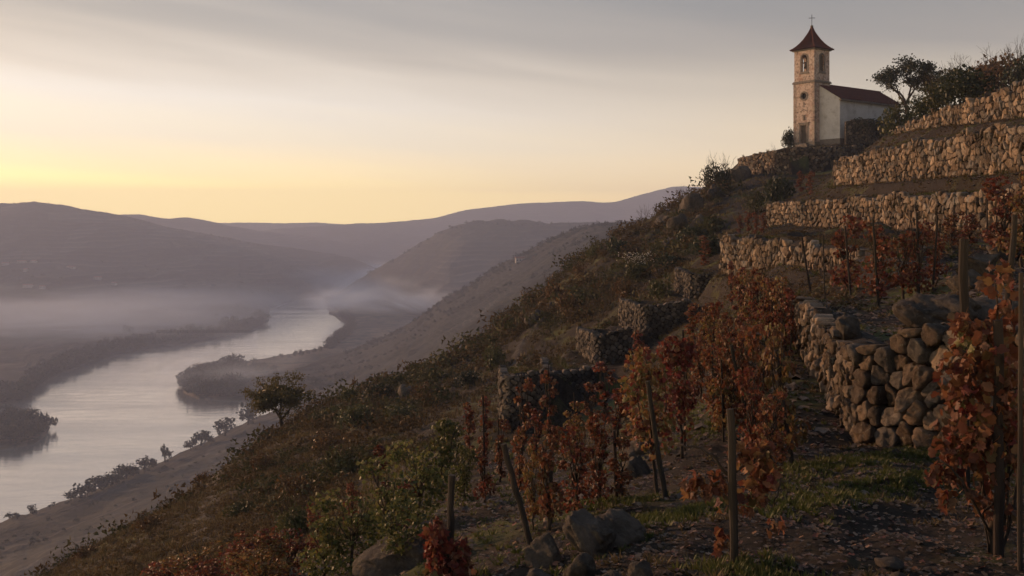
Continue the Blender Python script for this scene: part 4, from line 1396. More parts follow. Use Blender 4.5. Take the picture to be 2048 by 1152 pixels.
M_DRY = leaf_mat('dry_stems', ramp_m([(.12, .095, .065), (.18, .14, .095), (.09, .07, .05), (.22, .18, .12)]), transl=.1)
M_WHITEFL = leaf_mat('seed_heads', ramp_m([(.45, .42, .38), (.6, .56, .5), (.3, .27, .22)]), transl=.3)
M_BARK = surf('bark', [(.3, (.022, .017, .014)), (.55, (.055, .042, .033)), (.75, (.09, .07, .055))], scale=14, stretch=(1, 1, .25), bump=.8, bump_scale=30, bdist=.015)
M_STAKE = surf('weathered_wood', [(.3, (.018, .014, .012)), (.55, (.042, .033, .026)), (.75, (.028, .022, .018))], scale=12, stretch=(1, 1, .12), bump=.8, bump_scale=25, bdist=.01, objrand=.25)


def solve_place(px, py, lo=4.0, hi=200.0):
    """The depth at which the ground is seen at this row of the photograph, first from the near side."""
    Y = np.exp(np.linspace(math.log(lo), math.log(hi), 500))
    X = (px - CX) / F * Y
    z = ground(X, Y, detail=False)
    r = HY - (z - CAMZ) / Y * F
    below = r - py
    idx = np.where((below[:-1] > 0) & (below[1:] <= 0))[0]
    if len(idx): k = idx[0]
    else: k = int(np.argmin(np.abs(below)))
    return float(Y[k])


def spot(px, py, lo=4.0, hi=200.0):
    Y = solve_place(px, py, lo, hi)
    x = (px - CX) / F * Y
    return x, Y, gz(x, Y)


def wander(a, b, n, amp, rr):
    pts = []
    for i in range(n + 1):
        t = i / n
        p = a.lerp(b, t)
        k = amp * math.sin(math.pi * min(1, t * 1.3)) if i else 0
        pts.append(p + Vector((rr.uniform(-k, k), rr.uniform(-k, k), 0)))
    return pts


def vine_wood(rr, h=1.7, spread=.22, canes=5, thick=.028, head=.55):
    bm = bmesh.new()
    top = Vector((rr.uniform(-.06, .06), rr.uniform(-.06, .06), h * head * .7))
    tp = wander(Vector((0, 0, -.1)), top, 5, .05, rr)
    tube(bm, tp, [thick * (1.15 - .1 * i) * rr.uniform(.9, 1.15) for i in range(len(tp))], 7)
    tr = bm
    bm2 = bmesh.new()
    tips = []
    for c in range(canes):
        a = rr.uniform(0, 6.28)
        e = Vector((math.cos(a) * spread * rr.uniform(.4, 1), math.sin(a) * spread * rr.uniform(.4, 1), h * rr.uniform(.75, 1.0)))
        s = tp[rr.choice([-1, -2, -1])]
        pts = wander(s, e, 5, .07, rr)
        tube(bm2, pts, [.013, .012, .011, .009, .007, .004], 4)
        tips.append(pts)
    return tr, bm2, tips


def to_mesh(bm, name, mat, smooth=True):
    me = bpy.data.meshes.new(name)
    bm.to_mesh(me); bm.free()
    for m in (mat if isinstance(mat, (list, tuple)) else [mat]): me.materials.append(m)
    if smooth: me.polygons.foreach_set('use_smooth', [True] * len(me.polygons))
    return me


def foliage_points(rs, n, r, h0, h1, lumps=9, flat=1.0):
    """Leaf positions gathered in uneven lumps along a standing column."""
    c = np.stack([rs.uniform(-r, r, lumps) * .6, rs.uniform(-r, r, lumps) * .6 * flat, h0 + (h1 - h0) * (np.arange(lumps) + rs.uniform(0, 1, lumps)) / lumps], -1)
    lr = rs.uniform(.25, .75, lumps) * r
    k = rs.choice(lumps, n, p=lr / lr.sum())
    d = rs.normal(size=(n, 3)); d /= np.linalg.norm(d, axis=1)[:, None]
    rad = rs.uniform(.35, 1.05, n) ** .6
    return c[k] + d * (lr[k] * rad)[:, None] * np.array([1, flat, (h1 - h0) / lumps / r * .9 + .35])


# vine prototypes: slim column, bushy, sprawling; each with coarse and fine leaves
VP = {}


def vine_proto(shape, fine, seed):
    rr = random.Random(seed); rs = np.random.RandomState(seed)
    r, n, h0 = {'slim': (.17, 330, .14), 'bushy': (.34, 560, .22), 'wide': (.50, 900, .2)}[shape]
    n = int(n * (1.0 if fine else .8))
    tr, cn, tips = vine_wood(rr, spread=r * .8, canes={'slim': 4, 'bushy': 9, 'wide': 9}[shape])
    trunk = to_mesh(tr, 'trunk', M_BARK); cane = to_mesh(cn, 'canes', M_BARK)
    if fine:
        T, Fq = LEAF8; ls = .068
    else:
        T, Fq = LEAF2; ls = .10
    pos = foliage_points(rs, n, r, h0, 1.72, lumps={'slim': 9, 'bushy': 12, 'wide': 14}[shape])
    sc = rs.uniform(.6, 1.15, n) * ls
    V, fc = stamp(T, Fq, pos, rot_hang(rs, n), sc)
    return trunk, cane, (V, fc)


for shape in ('slim', 'bushy', 'wide'):
    for fine in (0, 1):
        for v in range(2):
            VP[shape, fine, v] = vine_proto(shape, fine, 100 + 10 * v + fine + {'slim': 0, 'bushy': 3, 'wide': 6}[shape])
VF = {}


def vine(px, top, base, label, pal='red', shape='bushy', group=None, lo=4, hi=200, fine=None, w=None):
    x, Y, z = spot(px, base, lo, hi)
    h = (base - top) / F * Y
    fine = (Y < 26) if fine is None else fine
    v = rnd.randint(0, 1)
    tr, cn, (V, fc) = VP[shape, int(fine), v]
    key = (shape, int(fine), v, pal)
    if key not in VF:
        VF[key] = np_mesh('foliage', V, fc, MLEAF[pal])
    root = empty('grape_vine', (x, Y, z), rnd.uniform(0, 6.28))
    s = h / 1.75
    sx = s if w is None else (w / 2 / F * Y) / {'slim': .17, 'bushy': .34, 'wide': .50}[shape]
    root.scale = (sx, sx, s)
    tag(root, label, 'vine', group)
    link('trunk', tr, root); link('canes', cn, root)
    tag(link('foliage', VF[key], root), kind='stuff')
    return root


# one grape leaf, five lobes, curled in a few ways
def grape_leaf(seed):
    rs = np.random.RandomState(seed)
    tips = [(-2.45, .50), (-1.95, .36), (-1.35, .78), (-.95, .52), (-.62, .86), (-.30, .60), (0, 1.0), (.30, .60), (.62, .86), (.95, .52), (1.35, .78), (1.95, .36), (2.45, .50)]
    out = [(0, 0)]
    pts = []
    for a, r in tips:
        r *= rs.uniform(.88, 1.1)
        pts.append((math.sin(a) * r * .62, math.cos(a) * r * .62 + .34))
    c1, c2, c3 = rs.uniform(-1.4, 1.4), rs.uniform(.4, 2.0), rs.uniform(-1.0, 1.0)
    V = [(0, .10, 0), (0, .36, .05)]
    for x, y in pts:
        V.append((x, y, 0))
    V = np.array(V)
    x, y = V[:, 0], V[:, 1] - .3
    V[:, 2] += c1 * y * y * .7 - c2 * x * x * .9 + c3 * x * y + rs.normal(0, .035, len(V))
    n = len(pts)
    Fc = [(1, 2 + i, 3 + i) for i in range(n - 1)] + [(0, 2, 1), (0, 1, 1 + n)]
    Fc = [(1, 3 + i, 2 + i) for i in range(n - 1)] + [(0, 1, 2), (0, 1 + n, 1)]
    # petiole
    b = len(V)
    V = np.concatenate([V, [(.012, .1, 0), (-.012, .1, 0), (0, -.45, .06)]])
    Fc.append((b, b + 1, b + 2))
    return V, Fc


def near_leaf_mats():
    out = {}
    for name, c1, c2 in [('crimson', (0.141, 0.030, 0.025), (0.078, 0.018, 0.016)), ('rust', (0.193, 0.075, 0.041), (0.107, 0.033, 0.022)), ('amber', (0.232, 0.123, 0.053), (0.171, 0.063, 0.033)),
                         ('yellow_green', (0.150, 0.131, 0.051), (0.076, 0.076, 0.029)), ('brown', (0.139, 0.071, 0.046), (0.073, 0.038, 0.026))]:
        m, t, o = mat_new('grape_leaf_' + name)
        L = t.links.new
        tc = nd(t, 'ShaderNodeTexCoord'); oi = nd(t, 'ShaderNodeObjectInfo')
        va = nd(t, 'ShaderNodeVectorMath', operation='ADD'); ml = nd(t, 'ShaderNodeMath', operation='MULTIPLY'); ml.inputs[1].default_value = 40
        L(oi.outputs['Random'], ml.inputs[0]); L(tc.outputs['Object'], va.inputs[0]); L(ml.outputs[0], va.inputs[1])
        n = nd(t, 'ShaderNodeTexNoise', inp={'Scale': 3.2, 'Detail': 5.0, 'Roughness': .6}); L(va.outputs[0], n.inputs['Vector'])
        r = ramp(t, [(.35, c2), (.5, c1), (.68, tuple(min(1, c * 1.25) for c in c1))]); L(n.outputs['Fac'], r.inputs[0])
        hs = nd(t, 'ShaderNodeHueSaturation'); mr = nd(t, 'ShaderNodeMapRange', inp={'To Min': .65, 'To Max': 1.3}); L(oi.outputs['Random'], mr.inputs[0]); L(mr.outputs[0], hs.inputs['Value'])
        L(r.outputs[0], hs.inputs['Color'])
        p = nd(t, 'ShaderNodeBsdfPrincipled', inp={'Roughness': .5, 'Specular IOR Level': .3}); tr = nd(t, 'ShaderNodeBsdfTranslucent')
        L(hs.outputs[0], p.inputs['Base Color']); L(hs.outputs[0], tr.inputs[0])
        b = nd(t, 'ShaderNodeBump', inp={'Strength': .5, 'Distance': .05}); L(n.outputs['Fac'], b.inputs['Height']); L(b.outputs[0], p.inputs['Normal'])
        mx = nd(t, 'ShaderNodeMixShader', inp={0: .35}); L(p.outputs[0], mx.inputs[1]); L(tr.outputs[0], mx.inputs[2]); L(mx.outputs[0], o.inputs[0])
        out[name] = m
    return out


NLM = near_leaf_mats()
LEAFMESH = {}
for nm, m in NLM.items():
    for v in range(5):
        V, Fc = grape_leaf(v + 7)
        LEAFMESH[nm, v] = py_mesh('leaf', V, Fc, m, smooth=True)


def leaf_matrix(rs, p, size, hang=True):
    a = rs.uniform(0, 2 * math.pi)
    out = Vector((math.cos(a), math.sin(a) - .25, rs.normal(0, .45))).normalized()
    dn = Vector((rs.normal(0, .5), rs.normal(0, .5), -1))
    dn = (dn - out * dn.dot(out)).normalized()
    sd = dn.cross(out)
    M = Matrix((sd, dn, out)).transposed().to_4x4()
    return Matrix.Translation(p) @ M @ Matrix.Scale(size, 4)


def leafy_vine(root, pts, n, size, mix, rs):
    names = [k for k, w_ in mix for _ in range(w_)]
    for i in range(n):
        p = Vector(pts[i % len(pts)])
        nm = names[rs.randint(len(names))]
        o = link('leaf', LEAFMESH[nm, rs.randint(5)], root)
        o.matrix_basis = leaf_matrix(rs, p, size * rs.uniform(.55, 1.2))


def stake(px0, py0, px1, py1, label, r=.03, lo=4, hi=200, thick_top=None, group='vineyard stakes', Y=None, lean=0.0):
    if Y is None:
        x, Y, z = spot(px0, py0, lo, hi)
    else:
        x = (px0 - CX) / F * Y; z = gz(x, Y)
    a = Vector((x, Y, z))
    b = Vector(P(px1, py1, Y + lean))
    d = b - a
    bm = bmesh.new()
    rr = random.Random(int(px0 * 7 + py0))
    n = 7
    pts = [d * (i / n) + Vector((rr.uniform(-1, 1), rr.uniform(-1, 1), 0)) * r * .25 for i in range(n + 1)]
    pts[0] = d * -.08 if d.length < 3 else pts[0]
    tube(bm, pts, [r * (1.1 - .15 * i / n) * rr.uniform(.93, 1.07) for i in range(n + 1)], 9)
    me = to_mesh(bm, 'vine_stake', M_STAKE, smooth=False)
    o = link('vine_stake', me)
    o.location = a
    return tag(o, label, 'stake', group)


# ---- vines and stakes, back to front
for i, (px, t_, b_) in enumerate([(1480, 425, 466), (1497, 420, 467), (1513, 422, 468), (1527, 418, 466)]):
    vine(px, t_, b_, ('leftmost', 'second from left', 'third from left', 'rightmost')[i] + ' of the four small red vines left of the second sunlit wall', 'red', 'bushy', 'small red vines beside the second wall', lo=50, hi=90)
for px in (1600, 1619):
    vine(px, 342, 392, ('left' if px == 1600 else 'right') + ' one of the two small red vines below the curved bastion wall', 'red', 'bushy', 'two red vines below the bastion', lo=75, hi=112)
vine(1406, 470, 533, 'single small orange vine standing on top of the uppermost dark wall stub', 'orange', 'slim', lo=50, hi=75, w=30)
for px, t_, b_, pal, sh in [(1463, 525, 618, 'red', 'slim'), (1480, 528, 640, 'red', 'bushy'), (1497, 530, 652, 'mixed', 'bushy'), (1515, 535, 668, 'red', 'bushy'), (1533, 540, 682, 'mixed', 'bushy'),
                            (1550, 545, 692, 'red', 'bushy'), (1568, 552, 705, 'mixed', 'bushy'), (1583, 568, 716, 'red', 'slim'), (1478, 545, 630, 'mixed', 'bushy'), (1508, 555, 655, 'mixed', 'bushy'), (1540, 570, 690, 'red', 'bushy'), (1566, 590, 712, 'red', 'bushy')]:
    vine(px, t_, b_, 'vine in the dense red and yellow hedge row in front of the brown rubble wall', pal, sh, 'dense vine row below the brown wall', lo=14, hi=46)
ORD = ['first', 'second', 'third', 'fourth', 'fifth', 'sixth', 'seventh', 'eighth', 'ninth']
for i, (px, t_, b_, pal) in enumerate([(1408, 598, 705, 'orange'), (1424, 602, 722, 'mixed'), (1441, 608, 742, 'red'), (1458, 618, 762, 'orange'), (1476, 628, 785, 'red'), (1495, 640, 805, 'orange'), (1420, 620, 715, 'orange'), (1450, 640, 750, 'mixed')]):
    vine(px, t_, b_, (ORD[i] + ' vine from the far end of the orange row leading down from the wall stubs') if i < 6 else 'small vine squeezed into the ' + ('far' if i == 6 else 'middle') + ' part of the orange row below the wall stubs', pal, 'bushy', 'middle orange vine row', lo=12, hi=46)
UP = [(1695, 432, 592, 78, 'red', 'leftmost of the tall red vines above the near stone wall'), (1757, 432, 612, 84, 'red', 'dark red vine with a pale stake, second from left above the near stone wall'),
      (1808, 455, 602, 62, 'orange', 'thin rusty vine between the dark red vine and the twin stakes above the near wall'), (1838, 448, 600, 60, 'red', 'red vine tied to the left of the twin dark stakes above the near wall'),
      (1872, 455, 578, 46, 'red', 'red vine tied to the right of the twin dark stakes above the near wall')]
for px, t_, b_, w, pal, lab in UP:
    vine(px, t_, b_, lab, pal, 'bushy', lo=13, hi=30, w=w)
for px, t_, b_, w, pal, lab in [(1905, 425, 505, 50, 'orange', 'small orange vine against the second sunlit wall, left of the grey post top'),
                                (1938, 430, 500, 44, 'red', 'small red vine against the second sunlit wall, behind the grey post top'),
                                (2000, 352, 520, 92, 'red', 'tall red vine at the right edge in front of the sunlit walls'),
                                (2046, 345, 540, 80, 'mixed', 'green and red vine cut by the right edge in front of the sunlit walls')]:
    vine(px, t_, b_, lab, pal, 'bushy', lo=14, hi=32, w=w)
vine(1695, 560, 655, 'low rusty shoots at the foot of the leftmost red vine above the near wall', 'orange', 'slim', lo=12, hi=20)
MID = [
    (1046, 752, 905, 34, 'orange', 'slim', 'slim orange vine column in front of the lowest leftmost wall end'),
    (1100, 735, 892, 34, 'orange', 'slim', 'slim orange vine column in front of the tall low-lying wall end'),
    (1150, 790, 905, 36, 'mixed', 'slim', 'short yellowish vine between the orange columns and the slim dark red column'),
    (1212, 722, 852, 40, 'red', 'slim', 'slim dark red vine column left of the two big red vines'),
    (1273, 655, 765, 34, 'red', 'slim', 'slim red vine rising in front of the grassy topped wall stub'),
    (935, 800, 905, 30, 'red', 'slim', 'faint slim red vine above the green leafy bush'),
    (972, 790, 905, 30, 'red', 'slim', 'faint slim red vine just right of the green leafy bush'),
    (1000, 830, 960, 30, 'orange', 'slim', 'slim rusty vine at the top end of the dark leaning stake'),
    (968, 868, 1000, 48, 'red', 'bushy', 'small crimson vine between the grey stake and the dark leaning stake'),
    (1040, 835, 1000, 48, 'orange', 'bushy', 'orange vine just right of the dark leaning stake top'),
    (1100, 865, 1068, 78, 'orange', 'bushy', 'orange vine behind the big grey boulders, left one of the cluster'),
    (1148, 860, 1040, 84, 'red', 'bushy', 'dark red vine behind the big grey boulders, middle of the cluster'),
    (1195, 840, 1020, 70, 'red', 'bushy', 'red vine behind the big grey boulders, right one of the cluster'),
    (1150, 815, 930, 50, 'mixed', 'bushy', 'small yellow and red vine just behind the boulder cluster vines'),
    (1240, 780, 905, 44, 'red', 'slim', 'slim red vine touching the left side of the big red and yellow vine'),
    (1425, 700, 850, 60, 'orange', 'bushy', 'orange vine between the big crimson vine and the steeply leaning stakes'),
    (1470, 655, 880, 78, 'orange', 'bushy', 'orange vine on the left one of the steeply leaning dark stakes'),
    (1518, 650, 905, 76, 'orange', 'bushy', 'orange and red vine between the two steeply leaning dark stakes'),
    (1562, 655, 935, 84, 'mixed', 'bushy', 'large yellow and red vine on the right leaning stake beside the near wall'),
    (1385, 610, 720, 40, 'orange', 'slim', 'slim orange vine at the left end of the middle orange row'),
    (1400, 660, 800, 50, 'orange', 'bushy', 'orange vine directly behind the big crimson vine on its right'),
    (1445, 720, 880, 60, 'mixed', 'bushy', 'yellow flecked vine in front of the middle orange row'),
    (1500, 740, 930, 70, 'red', 'bushy', 'red vine low between the two steeply leaning dark stakes'),
    (1545, 780, 950, 70, 'orange', 'bushy', 'low orange vine at the foot of the right leaning stake'),
    (1180, 765, 880, 34, 'orange', 'slim', 'faint orange vine left of the slim dark red column'),
    (1075, 800, 930, 34, 'red', 'slim', 'slim reddish vine between the two slim orange columns'),
    (1240, 880, 1010, 40, 'orange', 'slim', 'small orange vine at the foot of the big red and yellow vine'),
    (1065, 900, 1075, 46, 'mixed', 'bushy', 'yellowish vine touching the dark leaning stake on its right'),
    (760, 890, 1000, 34, 'red', 'slim', 'small red vine rising from the green thicket, upper one'),
    (705, 950, 1060, 40, 'red', 'bushy', 'small red vine in the green thicket below the bare bank'),
    (810, 960, 1075, 40, 'red', 'slim', 'slim red vine inside the green thicket left of the grey stake'),
    (632, 1010, 1110, 40, 'red', 'bushy', 'small crimson vine at the lower left of the green thicket'),
]
for px, t_, b_, w, pal, sh, lab in MID:
    vine(px, t_, b_, lab, pal, sh, lo=6, hi=60, w=w)
for i, (px, t_, b_) in enumerate([(350, 1105, 1190), (395, 1095, 1180), (440, 1090, 1190), (490, 1070, 1180), (535, 1080, 1190), (575, 1060, 1170), (420, 1120, 1215), (515, 1110, 1210)]):
    vine(px, t_, b_, ['leftmost low vine of the crimson patch at the bottom left', 'second low vine from the left in the crimson patch', 'third low vine from the left in the crimson patch', 'fourth low vine from the left in the crimson patch', 'second low vine from the right in the crimson patch', 'rightmost low vine of the crimson patch, beside the green thicket', 'lower left vine of the crimson patch on the bottom edge', 'lower right vine of the crimson patch on the bottom edge'][i], 'mixed' if i % 3 == 1 else 'red', 'wide', 'crimson vine patch at bottom left', lo=6, hi=60, w=110)

# green vines that still keep their leaves
for px, t_, b_, w, lab in [(885, 830, 1000, 110, 'tall green leafy vine bush right above the grey stake'), (835, 890, 1060, 110, 'green leafy vine bush left of the grey stake'),
                           (770, 930, 1100, 120, 'green leafy vine bush in the middle of the thicket'), (700, 985, 1150, 130, 'green leafy vine bush at the lower left of the thicket'),
                           (650, 1030, 1170, 110, 'lowest green vine bush of the thicket at the bottom edge'), (800, 1010, 1150, 110, 'green vine bush at the bottom of the thicket beside the earth bank'),
                           (930, 880, 1010, 60, 'small green vine bush behind the grey stake')]:
    vine(px, t_, b_, lab, 'green', 'wide', lo=6, hi=60, w=w)

for px0, py0, px1, py1, r, lo, hi, lab in [
    (1062, 1102, 1007, 888, .022, 6, 40, 'dark stake leaning left above the big grey boulders'),
    (1330, 995, 1296, 762, .022, 6, 30, 'dark stake leaning left under the big red and yellow vine'),
    (1512, 905, 1462, 690, .022, 6, 30, 'dark stake leaning steeply left among the orange vines'),
    (1585, 935, 1552, 700, .022, 6, 30, 'dark leaning stake nearest the left face of the near wall'),
    (1622, 588, 1603, 474, .028, 14, 40, 'thin dark stake leaning left in front of the brown rubble wall'),
    (1702, 598, 1690, 452, .022, 12, 30, 'thin stake in the leftmost tall red vine above the near wall'),
    (1757, 614, 1746, 438, .022, 12, 30, 'pale sunlit stake in the dark red vine above the near wall'),
    (1838, 600, 1834, 425, .024, 12, 30, 'left one of the twin dark stakes above the near wall'),
    (1866, 585, 1875, 430, .020, 12, 30, 'right one of the twin dark stakes above the near wall'),
    (1908, 502, 1908, 410, .024, 14, 32, 'dark stake left of the grey post top against the second wall'),
    (1935, 492, 1933, 415, .020, 14, 32, 'thin dark stake just behind the grey post top'),
    (1974, 490, 1974, 398, .022, 14, 32, 'dark stake right of the grey post top against the second wall'),
    (1233, 1010, 1228, 860, .016, 8, 30, 'thin dark stick in the right vine behind the boulders'),
    (1098, 1090, 1102, 900, .016, 8, 30, 'thin dark stick in the left vine behind the boulders'),
    (1200, 1010, 1196, 880, .018, 8, 30, 'short dark stick between the vines behind the boulders'),
]:
    stake(px0, py0, px1, py1, lab, r, lo, hi)
stake(899, 1170, 903, 950, 'grey round stake standing in the bright crimson vine at the bottom', .024, Y=6.6)
stake(1468, 1180, 1461, 818, 'tall grey stake at the bottom centre carrying the orange leaved vine', .022, Y=5.3)
stake(1929, 905, 1928, 478, 'thick weathered grey post with a split top in front of the boulder', .040, Y=8.4)
stake(2014, 560, 2030, 430, 'pale square-cut stake leaning right at the right edge', .036, Y=11.6)
stake(2040, 1170, 2042, 545, 'thin pale pole at the right edge beside the nearest vine', .012, Y=5.2)
stake(1997, 1165, 1996, 640, 'rough stake hidden in the leaves of the nearest vine', .026, Y=5.5)


def near_vine(px, base, Y, label, canes, leaves, size, mix, seed, inner=0, ipal='orange'):
    """A vine near enough that every leaf is an object of its own. canes = lists of (px, py, dY)."""
    rs = np.random.RandomState(seed); rr = random.Random(seed)
    x = (px - CX) / F * Y
    z = gz(x, Y)
    o = Vector((x, Y, z))
    root = empty('grape_vine', o)
    tag(root, label, 'vine')
    pts = []
    for k, (thick, cane) in enumerate(canes):
        W = [Vector(P(a, b, Y + d)) - o for a, b, d in cane]
        fine = []
        for a, b in zip(W, W[1:]):
            for i in range(4): fine.append(a.lerp(b, i / 4) + Vector([rr.uniform(-1, 1) * .012 for _ in range(3)]))
        fine.append(W[-1])
        bm = bmesh.new()
        n = len(fine)
        tube(bm, fine, [thick * (1 - .6 * i / n) for i in range(n)], 7)
        link('trunk' if thick > .018 else 'cane', to_mesh(bm, 'cane', M_BARK), root)
    for (a, b, d, spr, cnt) in leaves:
        c = Vector(P(a, b, Y + d)) - o
        for i in range(cnt):
            v = rs.normal(size=3)
            v /= np.linalg.norm(v)
            v *= rs.uniform(.25, 1) ** .5 * spr / F * Y
            pts.append(c + Vector(v) * Vector((1, 1, 1)) if False else c + Vector((v[0], v[1], v[2] * 1.15)))
    rs.shuffle(pts)
    leafy_vine(root, pts[:299], min(299, len(pts)), size, mix, rs)
    if inner:
        ip = []
        for (a, b, d, spr, cnt) in leaves:
            c = Vector(P(a, b, Y + d)) - o
            for i in range(int(cnt * inner)):
                v = rs.normal(size=3); v /= np.linalg.norm(v); v *= rs.uniform(.0, 1) ** .4 * spr * 1.05 / F * Y
                ip.append(c + Vector(v))
        ip = np.array(ip); n = len(ip)
        V, fc = stamp(LEAF8[0], LEAF8[1], ip, rot_hang(rs, n), rs.uniform(.5, 1.0, n) * size * .8)
        tag(link('foliage', np_mesh('foliage', V, fc, MLEAF[ipal]), root), kind='stuff')
    return root


near_vine(1985, 1150, 5.6, 'nearest vine at the right edge with large curled brown, red and green leaves',
          [(.030, [(1990, 1165, 0), (1984, 1080, 0), (1992, 1000, 0), (1988, 900, 0)]), (.010, [(1990, 1100, 0), (1960, 950, .05), (1945, 800, 0), (1935, 690, 0)]),
           (.010, [(2000, 1120, 0), (2020, 960, 0), (1998, 800, 0), (1990, 560, 0)]), (.009, [(1992, 1090, 0), (1925, 960, -.1), (1880, 920, -.1)]), (.011, [(1995, 1140, 0), (2035, 980, 0), (2060, 800, 0), (2050, 600, 0)]),
           (.007, [(1985, 1140, 0), (1968, 1040, 0), (1962, 900, 0), (1970, 760, 0)]), (.008, [(1960, 1030, 0), (1995, 1000, 0), (2045, 905, 0)]), (.006, [(1988, 1150, 0), (2012, 1060, 0), (2016, 930, 0)])],
          [(1960, 700, 0, 62, 48), (1920, 760, 0, 48, 26), (1990, 780, 0, 70, 52), (1935, 860, 0, 60, 42), (2005, 870, 0, 62, 40), (1900, 900, 0, 34, 12), (1880, 945, 0, 28, 9), (1960, 940, 0, 58, 24), (2010, 640, 0, 40, 14), (1925, 640, 0, 24, 7),
           (2000, 560, 0, 42, 14), (1985, 1010, 0, 40, 10), (1895, 990, -.1, 16, 4)], .080,
          [('rust', 6), ('brown', 6), ('amber', 1), ('yellow_green', 2), ('crimson', 4)], 41, inner=2.6, ipal='orange')
near_vine(1463, 1150, 5.4, 'orange leaved vine spread on two arms around the tall grey stake at bottom centre',
          [(.020, [(1470, 1170, 0), (1466, 1080, 0), (1468, 990, 0), (1463, 950, 0)]), (.011, [(1464, 955, 0), (1430, 915, 0), (1400, 898, 0), (1350, 888, .1)]), (.009, [(1464, 950, 0), (1500, 925, 0), (1530, 900, 0), (1550, 925, -.1)]),
           (.006, [(1462, 960, 0), (1440, 950, 0), (1395, 955, -.05)]), (.005, [(1545, 1010, 0), (1560, 970, 0), (1550, 930, 0)])],
          [(1385, 965, 0, 24, 15), (1425, 965, 0, 30, 16), (1478, 900, 0, 26, 11), (1510, 905, 0, 34, 22), (1528, 950, 0, 36, 28), (1500, 985, 0, 30, 16), (1455, 990, 0, 26, 10), (1443, 1075, 0, 22, 9), (1550, 1050, 0, 20, 5), (1535, 895, 0, 18, 6)], .072,
          [('rust', 6), ('amber', 5), ('brown', 3), ('crimson', 2)], 42, inner=1.2)
near_vine(899, 1170, 6.5, 'bright crimson vine at the bottom edge around the grey round stake',
          [(.018, [(900, 1200, 0), (898, 1120, 0), (896, 1060, 0)]), (.006, [(898, 1130, 0), (880, 1080, 0), (868, 1050, 0)]), (.006, [(898, 1130, 0), (918, 1090, 0), (925, 1060, 0)])],
          [(870, 1065, 0, 24, 32), (885, 1100, 0, 34, 52), (915, 1100, 0, 32, 44), (890, 1140, 0, 44, 60), (925, 1145, 0, 30, 30), (900, 1180, 0, 44, 30), (878, 1045, 0, 12, 8)], .075,
          [('crimson', 9), ('rust', 2), ('brown', 1)], 43, inner=.7, ipal='red')
Yb = solve_place(1310, 990, 6, 30)
near_vine(1310, 990, Yb, 'big red and yellow vine on the leaning dark stake, left of the crimson one',
          [(.022, [(1318, 1000, 0), (1308, 930, 0), (1300, 880, 0)]), (.008, [(1302, 900, 0), (1275, 800, 0), (1262, 700, 0)]), (.008, [(1302, 890, 0), (1300, 780, 0), (1290, 690, 0)]), (.008, [(1305, 900, 0), (1330, 820, 0), (1330, 730, 0)])],
          [(1285, 720, 0, 34, 50), (1270, 770, 0, 32, 50), (1310, 760, 0, 34, 50), (1290, 820, 0, 42, 66), (1325, 830, 0, 32, 36), (1315, 880, 0, 36, 36), (1275, 860, 0, 22, 14)], .068,
          [('crimson', 5), ('rust', 4), ('amber', 4), ('yellow_green', 4)], 44, inner=1.4, ipal='mixed')
Yc = solve_place(1362, 915, 6, 40)
near_vine(1362, 900, Yc, 'big deep crimson vine right of the red and yellow one, the fullest in the middle',
          [(.022, [(1365, 915, 0), (1362, 850, 0), (1356, 800, 0)]), (.008, [(1358, 820, 0), (1340, 740, 0), (1335, 680, 0)]), (.008, [(1358, 820, 0), (1375, 740, 0), (1378, 680, 0)])],
          [(1340, 700, 0, 30, 60), (1372, 705, 0, 28, 56), (1355, 750, 0, 38, 76), (1375, 790, 0, 28, 44), (1350, 815, 0, 32, 50), (1370, 850, 0, 22, 13)], .075,
          [('crimson', 10), ('rust', 3), ('brown', 1), ('amber', 1)], 45, inner=1.4, ipal='red')

# ---- boulders


def rock_mesh(seed, sub=3, amp=.35, flat=.75, cuts=11):
    rs = np.random.RandomState(seed)
    bm = bmesh.new()
    bmesh.ops.create_icosphere(bm, subdivisions=sub, radius=1)
    V = np.array([v.co[:] for v in bm.verts])
    # planes shave the ball into facets, then noise roughens it
    for _ in range(cuts):
        nrm = rs.normal(size=3); nrm /= np.linalg.norm(nrm)
        c = rs.uniform(.55, .85)
        d = V @ nrm
        V = V - np.outer(np.maximum(d - c, 0) * .92, nrm)
    ph = rs.uniform(0, 60)
    n1 = fbm(V[:, 0] * 1.1 + ph + V[:, 2] * .7, V[:, 1] * 1.1 - V[:, 2] * .6 + ph, 5, .55)
    V = V * (1 + amp * n1[:, None])
    n2 = np.abs(fbm(V[:, 0] * 3.1 + ph + V[:, 2] * 1.9, V[:, 1] * 3.1 - V[:, 2] * 2.3 + ph, 4, .6))
    V = V * (1.03 - .22 * n2[:, None])
    V[:, 2] *= flat
    for v, co in zip(bm.verts, V): v.co = co
    bmesh.ops.recalc_face_normals(bm, faces=bm.faces)
    return bm


def rock(px, py, wpx, hpx, label, seed, lo=4, hi=200, sub=3, Y=None, sink=.3, rot=0.0, mat=None, group=None, deep=1.0):
    if Y is None: x, Y, z = spot(px, py, lo, hi)
    else:
        x = (px - CX) / F * Y; z = P(px, py, Y)[2]
    bm = rock_mesh(seed, sub)
    for ax in range(3):
        lo_, hi_ = min(v.co[ax] for v in bm.verts), max(v.co[ax] for v in bm.verts)
        for v in bm.verts: v.co[ax] = (v.co[ax] - lo_) / (hi_ - lo_) * 2 - 1
    sx = wpx / 2 / F * Y
    full = hpx / F * Y / (1 - sink)
    me = to_mesh(bm, 'boulder', mat or M_ROCK, smooth=True)
    o = link('boulder', me)
    o.location = (x, Y + sx * .25, z - full * sink + full / 2)
    o.scale = (sx, sx * deep, full / 2)
    o.rotation_euler = (0, rot, 0)
    return tag(o, label, 'boulder', group)


